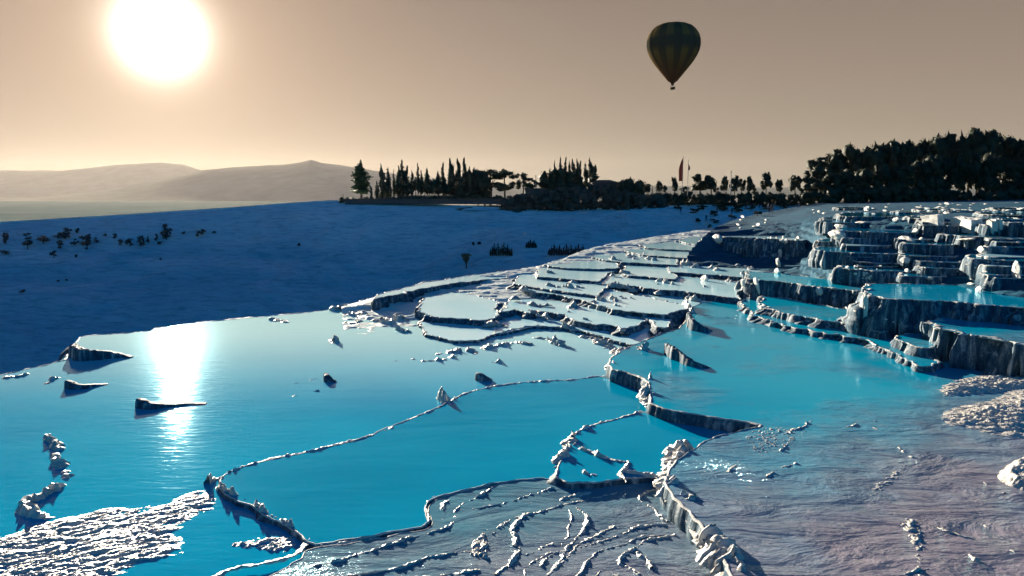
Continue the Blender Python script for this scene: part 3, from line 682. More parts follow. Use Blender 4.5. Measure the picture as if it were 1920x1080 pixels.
    rim([(1133, 692), (1145, 686), (1150, 694)], .5, .22, .46, 'cream knob at the left end of the dark wall', rough=1.1, step=.045)
    rim([(1246, 664), (1262, 672), (1290, 684), (1330, 690)], .8, .22, .6, 'dark wedge wall with white streaks in the wide cyan pool', hs=[1.1, 1.15, .7, .1], rough=.8, step=.05, taper=False, flat=True)
    rim([(1290, 603), (1296, 617), (1312, 622), (1334, 620)], .8, .25, .7, 'dark wedge wall nearest the central steps in the cyan pool', hs=[1, 1.1, .7, .1], rough=.8, step=.05, taper=False, flat=True)
    rim([(1282, 568), (1288, 586), (1312, 590)], .8, .2, .5, 'small white streaked wedge left of the beaded pool', rough=1, step=.05)
    rim([(606, 712), (612, 716), (630, 716)], 0, .3, .3, 'small dark fin standing alone in the pale pool', hs=[1.3, 1.0, .25], rough=.6, step=.06, taper=False, flat=True)
    rim([(533, 722), (565, 716), (605, 708)], 0, .06, .06, 'thin broken white line left of the small dark fin', gaps=.2, rough=1.5, taper=False)
    rim([(518, 748), (555, 740), (600, 733)], 0, .05, .05, 'faint white line below the small dark fin', gaps=.3, rough=1.5, taper=False)
    rim([(895, 712), (903, 714), (922, 713)], 0, .2, .42, 'small dark block in the water above the thin rim', hs=[1, 1, .3], rough=.6, step=.06, taper=False, flat=True)
    rim([(826, 738), (832, 752), (843, 757), (856, 748)], .05, .2, .5, 'dark notch of crust at the bend of the thin rim', hs=[1.0, 1.2, .6, .7], rough=1, step=.05, taper=False)
    rim([(925, 678), (932, 680), (940, 676)], 0, .2, .3, 'tiny dark stub above the small dark block', rough=.8)
    rim([(140, 668), (150, 676), (185, 674), (215, 670), (247, 670)], 0, .35, .8, 'dark wedge shaped wall at the left lip of the pale pool', hs=[1.0, .95, .75, .45, .1], rough=.35, step=.07, taper=False, wig=.05, flat=True)
    rim([(126, 727), (150, 730), (175, 724), (202, 720)], 0, .25, .38, 'second dark wedge in the pale pool below the first', hs=[1.1, .7, .35, .1], rough=.4, step=.07, taper=False, wig=.05, flat=True)
    rim([(262, 762), (285, 765), (320, 762), (350, 758), (386, 757)], 0, .3, .36, 'grey wedge lying in the glare of the sun', hs=[1.2, .8, .35, .25, .15], rough=.5, step=.07, taper=False, wig=.05, flat=True)
    rim([(0, 712), (20, 706), (40, 704), (60, 700)], 0, .3, .25, 'broken crust bits at the far left edge', gaps=.2, rough=1.5)
    rim([(80, 722), (95, 712), (112, 706)], 0, .2, .25, 'short crust line left of the second dark wedge', gaps=.1, rough=1.5)
    rim([(770, 672), (795, 676), (830, 674), (860, 668)], 0, .3, .22, 'low dark reef below the oval pale pool', rough=1.2)
    rim([(720, 676), (740, 677), (755, 674)], 0, .15, .1, 'line of tiny dark specks left of the low reef', gaps=.3, rough=1.5)
    rocks = [((620, 636), (628, 644), .25), ((616, 580), (650, 574), .3), ((650, 590), (690, 586), .35), ((690, 578), (735, 572), .35), ((700, 600), (742, 606), .4),
             ((735, 595), (770, 600), .4), ((640, 606), (668, 600), .2), ((515, 596), (548, 604), .12), ((760, 560), (795, 556), .35), ((740, 615), (775, 622), .3)]
    labs = ['pair of tiny dark stones left of the crust ledges', 'crust ledge on the silhouette crest at far left of the group', 'crust ledge just below the crest', 'long dark crust ledge below the crest near the oval pool',
            'slanting dark crust ledge left of the oval pool', 'short dark crust ledge touching the oval pool wall', 'small faint crust ledge in the pale water', 'scattered twigs of crust on the far lip of the pale pool',
            'crust ledge at the back of the oval pale pool', 'low crust ledge in front of the oval pool wall']
    for (a, b_, h), l in zip(rocks, labs):
        mid = ((a[0] + b_[0]) / 2 + 3, (a[1] + b_[1]) / 2 + 4)
        rim([a, mid, b_], 0, .45, h * 1.3, l, rough=1.6, step=.08, wig=.3)
    # short broken ledges all over the upper steps
    R3 = random.Random(21)
    for k in range(64):
        y = R3.uniform(472, 612); x = R3.uniform(max(1010 + (500 - y) * 1.2, 700 + (560 - y) * 2), 1390 if y < 560 else 1240)
        zz = float(np.interp(y, [465, 500, 515, 540, 580, 620], [1.95, 1.65, 1.45, 1.1, .6, .2])) + .05; L_ = R3.uniform(10, 42)
        ribbon([(x, y), (x + L_ * .5, y + L_ * R3.uniform(.02, .16)), (x + L_, y + L_ * R3.uniform(.08, .26))], zz - .1, w=R3.uniform(.25, .5), h=R3.uniform(.28, .5), name='travertine_ledge', rough=1.1, step=.12, wig=.4, m=M['rock'],
               label='short broken ledge standing in the pale central pools', category='ledge', group='broken ledges among the central pools')
    # reefs at the foot of the central steps
    for k, (pts, l) in enumerate([([(900, 655), (940, 645), (985, 640), (1000, 648)], 'dark frothy reef at the foot of the central steps'),
                 ([(1000, 632), (1040, 640), (1075, 652)], 'reef of dark stones right of the frothy reef'),
                 ([(1095, 628), (1130, 645), (1160, 660), (1175, 672)], 'chain of dark stones running down from the steps'),
                 ([(1160, 650), (1170, 672), (1160, 690)], 'white knots in the water above the cream knob'),
                 ([(820, 665), (870, 655), (900, 662)], 'thin dark reef under the narrow overflow ledge'),
                 ([(1190, 650), (1215, 658)], 'small dark wedge with white streaks right of the stone chain')]):
        rim(pts, .02 if k != 5 else .8, .35, .32, l, rough=1.6, step=.06, gaps=.05, wig=.35)
M['bank'] = travertine('travertine_bank', (.52, .62, .62), (.74, .80, .78), rough=.35, spec=.5, bump=.6)
terraces(); foreground()

# ------------------------------------------------------------------ things placed on the ground by looking at it
bpy.context.view_layer.update()
DG = bpy.context.evaluated_depsgraph_get()
def hit(x, y, only=None):
    o = Vector((0, 0, ZC)); d = Vector(ray(x, y)).normalized(); s0 = o
    for _ in range(12):
        ok, loc, nrm, idx, ob, mt = sc.ray_cast(DG, s0, d)
        if not ok: return None
        if only is None or ob.name.split('.')[0] in only: return loc
        s0 = loc + d * .05
    return None

slope_strips()

# ------------------------------------------------------------------ foliage
rng = np.random.default_rng(7)
def _leaf_core(name, V, n, lobes, core):
    # dense inner twigs: a small faceted body in the heart of every lobe
    nu, nv = 7, 4; base = []
    for j in range(nv + 1):
        for i in range(nu): a = i / nu * 2 * math.pi; t = j / nv * math.pi; base.append((math.sin(t) * math.cos(a), math.sin(t) * math.sin(a), math.cos(t)))
    base = np.array(base); q = [(j * nu + i, (j + 1) * nu + i, (j + 1) * nu + (i + 1) % nu, j * nu + (i + 1) % nu) for j in range(nv) for i in range(nu)]; q = np.array(q)
    Vs = [V]; Q = [np.arange(n * 4).reshape(-1, 4)]; off = len(V)
    for L in lobes:
        Vs.append(L[:3] + base * L[3:] * core * (1 + .38 * rng.normal(size=(len(base), 1)))); Q.append(q + off); off += len(base)
    V = np.vstack(Vs); Q = np.vstack(Q)
    me = bpy.data.meshes.new(name); me.vertices.add(len(V)); me.vertices.foreach_set('co', V.astype(np.float32).ravel())
    me.loops.add(len(Q) * 4); me.loops.foreach_set('vertex_index', Q.astype(np.int32).ravel())
    me.polygons.add(len(Q)); me.polygons.foreach_set('loop_start', np.arange(len(Q), dtype=np.int32) * 4); me.polygons.foreach_set('loop_total', np.full(len(Q), 4, np.int32))
    me.update(calc_edges=True); return me
def leaf_mesh(name, lobes, n, size, up=0.0, core=0):
    """many small leaf clumps through the volume of a few lobes; lobes = (cx,cy,cz, rx,ry,rz)"""
    lobes = np.array(lobes, float); vol = lobes[:, 3] * lobes[:, 5] + .01
    pick = rng.choice(len(lobes), n, p=vol / vol.sum()); L = lobes[pick]
    d = rng.normal(size=(n, 3)); d /= np.linalg.norm(d, axis=1, keepdims=True)
    r = rng.random(n) ** .45
    c = L[:, :3] + d * r[:, None] * L[:, 3:]
    a = rng.normal(size=(n, 3)); a[:, 2] += up * 2; a /= np.linalg.norm(a, axis=1, keepdims=True)
    b = np.cross(a, rng.normal(size=(n, 3))); b /= np.linalg.norm(b, axis=1, keepdims=True) + 1e-9
    s_ = size * (.5 + rng.random((n, 1)))
    V = np.stack([c - a * s_ * .5, c + b * s_ * .38, c + a * s_ * .5, c - b * s_ * .38], 1).reshape(-1, 3)
    if core: return _leaf_core(name, V, n, lobes, core)
    me = bpy.data.meshes.new(name); me.vertices.add(len(V)); me.vertices.foreach_set('co', V.astype(np.float32).ravel())
    me.loops.add(n * 4); me.loops.foreach_set('vertex_index', np.arange(n * 4, dtype=np.int32))
    me.polygons.add(n); me.polygons.foreach_set('loop_start', np.arange(n, dtype=np.int32) * 4); me.polygons.foreach_set('loop_total', np.full(n, 4, np.int32))
    me.update(calc_edges=True); return me
def trunk_mesh(name, h, r, limbs=(), lean=0.0):
    bm = bmesh.new()
    def tube(p0, p1, r0, r1, n=7, k=5):
        p0, p1 = Vector(p0), Vector(p1); ax = (p1 - p0).normalized(); u = ax.orthogonal().normalized(); v = ax.cross(u); prev = None
        for i in range(k + 1):
            t = i / k; c = p0.lerp(p1, t) + u * math.sin(t * 5) * r0 * .35; rr = r0 + (r1 - r0) * t
            ring = [bm.verts.new(c + (u * math.cos(q * 2 * math.pi / n) + v * math.sin(q * 2 * math.pi / n)) * rr) for q in range(n)]
            if prev:
                for q in range(n): bm.faces.new((prev[q], prev[(q + 1) % n], ring[(q + 1) % n], ring[q]))
            prev = ring
    tube((0, 0, -.6), (lean * h, 0, h), r, r * .5)
    for (x0, z0, x1, y1, z1) in limbs: tube((x0, 0, z0), (x1, y1, z1), r * .5, r * .15, 5, 4)
    me = bpy.data.meshes.new(name); bm.to_mesh(me); bm.free(); return me
def tree(px, top, base, width, kind, D, label, group=None, m='tree', name=None, cat=None, bare=None):
    b = PD(px, base, D); k = D / F; H = (base - top) * k; Wd = width * k
    names = dict(cypress='cypress_tree', round='broadleaf_tree', pine='pine_tree', bush='bush', oval='poplar_tree')
    root = empty(name or names[kind], b, label=label, category=cat or ('bush' if kind == 'bush' else 'tree'))
    if group: root['group'] = group
    R_ = random.Random(int(px * 13 + top * 7)); lob = []; limbs = []
    if kind == 'cypress':
        n = max(5, int(H / (Wd * .55)))
        for i in range(n):
            t = (i + .5) / n; w = Wd / 2 * (math.sin(min(1, (1 - t) * 1.25 + .05) * math.pi / 2) ** .9) * min(1, .45 + t * 3) * R_.uniform(.8, 1.12)
            lob.append((R_.uniform(-.12, .12) * Wd, R_.uniform(-.1, .1) * Wd, H * (.06 + .92 * t), w, w, H / n * .95))
        th = H * .5; size = max(.22, Wd * .16); bare = 0
    elif kind == 'oval':
        for i in range(9):
            t = i / 8; w = Wd / 2 * (math.sin((.12 + .83 * (1 - t)) * math.pi) ** .6) * (1.0 if t > .15 else .8) * R_.uniform(.85, 1.05)
            w = Wd / 2 * min(1, (1 - t) * 1.9 + .12) * R_.uniform(.85, 1.05)
            lob.append((R_.uniform(-.06, .06) * Wd, 0, H * (.16 + .80 * t), w, w * .9, H * .10))
        th = H * .5; size = .4
    elif kind == 'pine':
        bare = .24 if bare is None else bare
        for i in range(R_.randint(10, 13)):
            lob.append((R_.uniform(-.40, .40) * Wd, R_.uniform(-.3, .3) * Wd, H * R_.uniform(bare + .08, .9), Wd * R_.uniform(.14, .26), Wd * .2, H * R_.uniform(.06, .11)))
        lob.append((0, 0, H * .88, Wd * .26, Wd * .26, H * .11)); th = H * .8; size = .38
    else:
        bare = (.04 if kind == 'bush' else .22) if bare is None else bare
        nl = 7 if kind == 'bush' else 18
        for i in range(nl):
            t = R_.random(); zz = bare + .12 + (1 - bare - .24) * t
            ww = math.sqrt(max(.05, 1 - ((zz - (1 + bare) / 2) / (.62 - bare / 2)) ** 2))
            rr = R_.uniform(.17, .27) if kind != 'bush' else R_.uniform(.16, .3)
            lob.append((R_.uniform(-.5 + rr * .9, .5 - rr * .9) * Wd * ww, R_.uniform(-.35, .35) * Wd * ww, H * zz, Wd * rr, Wd * rr, H * rr * .62))
        th = H * .7; size = .36 if kind != 'bush' else .28
    for l in lob[:5]: limbs.append((0, th * .5, l[0] * .8, l[1] * .8, l[2]))
    A = Wd * H; n = int(min(5200, max(160, A * 42 / (size / .3) ** 2)))
    cr = bpy.data.objects.new('crown', leaf_mesh('crown', lob, n, size, .6 if kind == 'cypress' else 0, .80 if kind in ('cypress', 'oval') else (.74 if m != 'shrub' else .5))); cr.data.materials.append(M[m]); link(cr, root)
    tr = bpy.data.objects.new('trunk', trunk_mesh('trunk', th, max(.10, min(.45, Wd * .045)), limbs)); tr.data.materials.append(M['trunk']); link(tr, root)
    return root
def mass(pts, base, D, depth, name, label, cat='hedge', m='tree', dens=22, size=.38, lowest=0.0, group=None, gaps=0):
    """clipped or overgrown foliage whose top follows a profile of photo pixels"""
    k = D / F; xs = [p[0] for p in pts]; ys = [p[1] for p in pts]
    b0 = PD((xs[0] + xs[-1]) / 2, base, D); root = empty(name, b0, label=label, category=cat)
    if group: root['group'] = group
    lob = []; R_ = random.Random(int(xs[0]))
    x = xs[0]; A = 0
    while x < xs[-1]:
        t = np.interp(x, xs, ys) + R_.uniform(-1.5, 3); p = PD(x, base, D); H = (base - t) * k
        rr = R_.uniform(.5, 1.0) * min(1.8, H * .5); nz = max(1, int((H - lowest * k) / (rr * 1.1)))
        for i in range(nz):
            if gaps and i < nz - 1 and R_.random() < gaps: continue
            z = H - rr - i * rr * 1.1
            lob.append((p[0] - b0[0] + R_.uniform(-.2, .2), R_.uniform(-.5, .5) * depth, z, rr * 1.15, rr, rr))
        A += H * rr / k * .0 + H * (rr * 1.3); x += rr * 1.3 / k
    n = int(min(30000, A * dens))
    o = bpy.data.objects.new('foliage', leaf_mesh('foliage', lob, n, size, 0, 0 if gaps else .8)); o.data.materials.append(M[m]); link(o, root)
    me = trunk_mesh('stem', 2.6, .14); me.materials.append(M['trunk'])
    for q in np.arange(xs[0] + 4, xs[-1], max(8, (xs[-1] - xs[0]) / 10)):
        o = bpy.data.objects.new('stem', me); o.location = PD(q, base, D) - b0; link(o, root)
    return root

def vegetation():
    D = 224
    tree(677, 303, 369, 40, 'oval', 226, 'broad pointed dark green tree standing apart at the left end of the tree line', m='green', bare=.1)
    cy = [(696, 350, 366, 4, 'tiny cypress just right of the broad pointed tree'), (708, 341, 368, 7, 'short cypress at the left edge of the cypress row'),
          (717, 311, 370, 10, 'tall cypress, second in the row from the left'), (728, 319, 370, 12, 'stout cypress beside the tall second one'), (739, 318, 366, 4, 'pencil thin cypress between stout ones'),
          (747, 315, 368, 10, 'left shoulder of the wide triple cypress'), (755, 302, 368, 10, 'highest middle cypress of the wide triple clump'), (763, 314, 368, 10, 'right shoulder of the wide triple cypress'),
          (773, 321, 360, 6, 'small cypress over the rounded olive'), (784, 306, 358, 5, 'needle thin tall cypress over the rounded olive'), (790, 321, 358, 6, 'small cypress right of the needle thin one'),
          (802, 319, 356, 10, 'squat pointed conifer over the rounded olive'), (821, 324, 358, 10, 'leaning squat conifer left of the dark double cypress'), (831, 307, 362, 8, 'ragged narrow cypress before the paired tall ones'),
          (845, 301, 366, 10, 'left one of the two tall smooth cypresses'), (850, 310, 366, 6, 'slim cypress touching the tall smooth one'), (860, 301, 364, 10, 'right one of the two tall smooth cypresses'),
          (871, 300, 362, 10, 'cypress with a rusty lit tip'), (881, 313, 350, 6, 'small tip rising from the great dark dome'), (889, 314, 350, 5, 'second small tip rising from the great dark dome')]
    for i, (x, t, b, w, l) in enumerate(cy): tree(x, t, b + 6, w * 1.6, 'cypress', D + (i * 37 % 9) - 4, l, 'cypresses along the left tree line')
    mass([(750, 345), (770, 338), (790, 333), (810, 335), (835, 343)], 366, 222, 4, 'olive_tree', 'wide rounded dark olive in front of the cypress row', 'tree', lowest=9, dens=26)
    mass([(858, 350), (866, 334), (880, 322), (895, 320), (912, 324), (922, 335)], 374, 223, 5, 'oak_tree', 'great dark dome shaped tree right of the tall cypresses', 'tree', dens=30)
    tree(920, 317, 374, 58, 'pine', 225, 'broad flat topped pine with ragged gaps', m='tree'); tree(946, 319, 374, 44, 'pine', 222, 'second flat topped pine leaning over the first')
    tree(905, 320, 376, 50, 'round', 228, 'dense dark tree behind the flat topped pines')
    tree(981, 324, 372, 30, 'pine', 221, 'umbrella pine standing alone left of the flat roof'); tree(997, 334, 372, 20, 'pine', 223, 'small low branch crowned pine beside the alone umbrella pine')
    mass([(1022, 322), (1028, 318), (1040, 316), (1060, 317), (1082, 325)], 380, 222, 5, 'laurel_tree', 'box shaped dark evergreen block left of the roof', 'tree', dens=30)
    for i, (x, t, w, l) in enumerate([(1031, 315, 5, 'smallest tip on the left of the second cypress clump'), (1040, 302, 6, 'thin cypress at the left of the second clump'), (1050, 298, 9, 'ragged cypress with reddish edge in the second clump'), (1059, 297, 8, 'highest dark cypress in the second clump'),
          (1066, 304, 8, 'lower cypress right of the highest in the second clump'), (1074, 302, 10, 'bushy cypress in the middle of the second clump'), (1082, 300, 8, 'reddish tipped cypress right of the middle of the second clump'),
          (1087, 304, 8, 'cypress closing the right side of the second clump'), (1098, 311, 13, 'blunt cypress apart from the second clump'), (1107, 301, 13, 'sharp cypress right of the blunt one'), (1113, 315, 16, 'low shoulder cypress beside the sharp one')]):
        tree(x, t, 372, w * 1.55, 'cypress', 222 + (i * 5 % 7), l, 'cypresses of the second clump')
    mass([(1150, 352), (1158, 342), (1168, 336), (1182, 334), (1196, 338), (1204, 350)], 388, 214, 6, 'round_tree', 'big round dark tree right of the low roof', 'tree', dens=30)
    mass([(640, 371), (700, 368), (760, 370), (860, 366), (960, 368), (1000, 366)], 381, 220, 3, 'garden_hedge', 'low dark hedge under the cypress row', dens=24)
    mass([(945, 372), (980, 362), (1020, 358), (1060, 350), (1100, 346), (1150, 350), (1200, 362), (1245, 362)], 395, 212, 4, 'overgrown_hedge', 'tall overgrown grey hedge along the foot of the garden', m='tree2', dens=26)
    mass([(1195, 350), (1210, 344), (1225, 352), (1245, 352)], 366, 216, 3, 'acacia_tree', 'thin see through tree right of the big round tree', 'tree', dens=8, gaps=.4)
    mass([(1225, 362), (1300, 361), (1380, 362), (1450, 361), (1520, 362)], 384, 214, 3, 'long_hedge', 'long low dark hedge under the small trees', dens=26)
    sm = [(1213, 343, 16, 'thin open tree right of the big round tree'), (1236, 338, 15, 'spindly tree with gaps left of the red flag'), (1248, 346, 12, 'tiny tree beside the spindly one'), (1264, 331, 13, 'small dark tree just left of the red flag'),
          (1283, 350, 20, 'low bush tree at the foot of the small flag'), (1312, 327, 34, 'wide left half of the bushy double tree'), (1333, 326, 28, 'upright right half of the bushy double tree'), (1357, 331, 16, 'round small tree left of the bare pole'), (1377, 330, 20, 'tall small tree right of the bare pole'),
          (1390, 334, 16, 'small tree between its two neighbours right of the pole'), (1405, 331, 19, 'round small tree with lacy edge'), (1436, 322, 22, 'pointed loose tree standing alone'), (1460, 336, 15, 'small narrow tree right of the pointed loose one'),
          (1490, 329, 25, 'round tree standing just left of the grove'), (1345, 350, 18, 'bush under the bushy double tree'), (1415, 350, 16, 'bush between lacy tree and pointed tree'), (1505, 352, 16, 'bush at the left foot of the grove')]
    for i, (x, t, w, l) in enumerate(sm): tree(x, t, 368, w, 'round' if t < 345 else 'bush', 217 + (i * 3 % 6), l, bare=.25 if t < 345 else .02)
    # the grove at right
    prof = [(1505, 345), (1522, 312), (1540, 294), (1560, 284), (1585, 277), (1605, 271), (1640, 268), (1670, 264), (1700, 264), (1720, 262), (1735, 253), (1760, 247), (1785, 247), (1808, 241), (1830, 244), (1850, 247), (1872, 249), (1890, 260), (1915, 256), (1960, 252), (2010, 255), (2080, 262)]
    px_ = [p[0] for p in prof]; py_ = [p[1] for p in prof]
    x = 1524; i = 0
    while x < 2070:
        t = np.interp(x, px_, py_) + random.Random(i).uniform(-1, 4)
        tree(x, t, 377, 44 + i * 7 % 10, 'round', 218 + i * 11 % 13, 'dense dark broadleaf tree within the tall grove at right', 'trees of the tall grove at right', bare=.16 if x < 1610 else (.30 if 1760 < x < 1900 else .2)); x += 17; i += 1
    mass([(1506, 360), (1560, 352), (1700, 350), (1830, 358), (1900, 352), (2060, 350)], 381, 205, 3, 'undergrowth', 'dark undergrowth along the foot of the tall grove', 'undergrowth', dens=20)
    x = 1535
    while x < 2070:
        t = np.interp(x, px_, py_) + 42
        tree(x, t, 380, 46, 'round', 209 + i * 5 % 5, 'lower dense dark tree in the front row of the tall grove', 'front trees of the tall grove at right', bare=.2 if 1770 < x < 1880 else .05); x += 27; i += 1
vegetation()

def far_pool():
    pts = [(852, 392), (880, 389), (915, 387), (944, 388), (946, 393), (920, 396), (885, 397), (858, 395)]
    q = [hit(x, y, ('hillside', 'plateau')) for x, y in pts]
    if None in q: return
    c = sum(q, Vector()) / len(q); z = max(v.z for v in q)
    V = [(v.x - c.x, v.y - c.y, v.z + .12 - c.z) for v in q]; V += [(a * .93, b * .9, z_ + .02) for a, b, z_ in V]; n = len(q)
    root = empty('travertine_pool', c, label='tiny bright pool far away under the trees', category='terrace pool')
    mesh('rim', V + [(a * 1.05, b * 1.1, z_ - .6) for a, b, z_ in V[:n]], [(i, (i + 1) % n, n + (i + 1) % n, n + i) for i in range(n)] + [(2 * n + i, 2 * n + (i + 1) % n, (i + 1) % n, i) for i in range(n)], M['rock'], root)
    mesh('water', [(a, b, z_ - .01) for a, b, z_ in V[n:]], [tuple(range(n))], M['w_far'], root, smooth=False)
bpy.context.view_layer.update(); DG = bpy.context.evaluated_depsgraph_get()
far_pool()
def scrub():
    L = [(11, 446, 13, 24, 'upright scrub bush at the far left edge'), (10, 472, 20, 9, 'low dark scrub clump at the far left edge'), (51, 443, 17, 13, 'round scrub bush third from the left edge'),
         (52, 458, 22, 20, 'loose scrub under the round third bush'), (81, 446, 28, 20, 'wide scrub bush left of the largest clump'), (122, 437, 24, 22, 'biggest round bush of the left scrub group'), (145, 431, 12, 12, 'small round bush right of the biggest one'),
         (108, 443, 22, 8, 'flat scrub between wide and biggest bush'), (114, 458, 19, 17, 'sparse scrub below the biggest bush'), (140, 453, 15, 15, 'sparse bush right below the biggest'), (163, 450, 25, 24, 'loose wide bush in the middle of the scrub line'),
         (162, 465, 6, 5, 'tiny tuft below the loose wide bush'), (181, 450, 14, 10, 'small bush right of the loose wide one'), (198, 440, 10, 7, 'tuft starting the right scrub line'), (214, 443, 14, 10, 'second tuft of the right scrub line'),
         (226, 452, 14, 16, 'upright scrub after the tufts'), (244, 453, 15, 18, 'squared scrub bush in the right line'), (264, 451, 15, 23, 'tall squared scrub bush in the right line'), (279, 448, 9, 16, 'narrow scrub bush in the right line'),
         (293, 444, 8, 15, 'narrow bush left of the lone big bush'), (300, 455, 12, 6, 'low scrub at the foot of the lone big bush'), (312, 434, 23, 31, 'lone big round topped bush ending the scrub line'), (344, 436, 7, 6, 'tiny round tuft right of the lone big bush'),
         (378, 433, 18, 15, 'airy bush on the open slope'), (370, 441, 9, 6, 'low tuft beside the airy bush'), (401, 435, 9, 4, 'flat tuft farthest right of the airy bush'), (101, 477, 15, 14, 'slanting dry shrub low on the left slope'), (143, 480, 7, 6, 'speck of scrub low on the left slope'),
         (301, 485, 4, 4, 'single speck of scrub in the middle of the slope'), (560, 459, 8, 5, 'dark speck of scrub right of the slope track'), (888, 457, 6, 6, 'left of two specks above the fan shaped tree'), (898, 456, 8, 5, 'right of two specks above the fan shaped tree'),
         (109, 526, 5, 4, 'low speck of scrub under the slope'), (125, 525, 5, 3, 'second low speck of scrub under the slope'), (44, 546, 12, 5, 'lowest scrub tuft at the left')]
    for x, y, w, h, l in L:
        p = hit(x, y + h / 2, ('hillside',))
        if p is None: continue
        tree(x, y - h / 2, y + h / 2, w, 'bush' if h < 22 else 'round', p.y, l, 'scrub on the shaded slope', m='shrub', bare=.02, name='scrub_bush', cat='bush')
    for x0, x1, yt, yb, n, l in ((918, 961, 458, 480, 12, 'cluster of thin dark saplings on the slope below the garden'), (986, 1006, 450, 465, 6, 'smaller cluster of thin dark saplings above the brown thicket'), (1028, 1100, 459, 479, 16, 'long brown thicket ending at the terrace crest')):
        for k in range(n):
            x = x0 + (x1 - x0) * (k + .5) / n; h = (yb - yt) * (.65 + .5 * ((k * 7) % 5) / 5)
            if x0 == 918: h *= .8 + .4 * math.sin((x - 918) / 43 * math.pi)
            p = hit(x, yb, ('hillside',))
            if p is None: continue
            tree(x, yb - h, yb, 4.5 if x0 < 1000 else 6.5, 'cypress', p.y, l, {918: 'dark saplings on the slope', 986: 'saplings above the thicket', 1028: 'shrubs of the brown thicket'}[x0], m='shrub' if x0 == 1028 else 'tree', name='sapling')
    p = hit(874, 503, ('hillside',))
    if p:
        r = empty('fan_shaped_tree', PD(874, 503, p.y), label='brown fan shaped tree alone on the shaded slope', category='tree'); k = p.y / F
        o = bpy.data.objects.new('crown', leaf_mesh('crown', [(0, 0, 24 * k, 9.5 * k, 5 * k, 4.5 * k), (0, 0, 18 * k, 6.5 * k, 4 * k, 5 * k), (0, 0, 12 * k, 3 * k, 3 * k, 4 * k)], 700, .3)); o.data.materials.append(M['brown']); link(o, r)
        o = bpy.data.objects.new('trunk', trunk_mesh('trunk', 17 * k, .2)); o.data.materials.append(M['trunk']); link(o, r)
M['brown'] = plain('brown_foliage', (.20, .15, .08), .8, .1, .4, 1)
scrub()

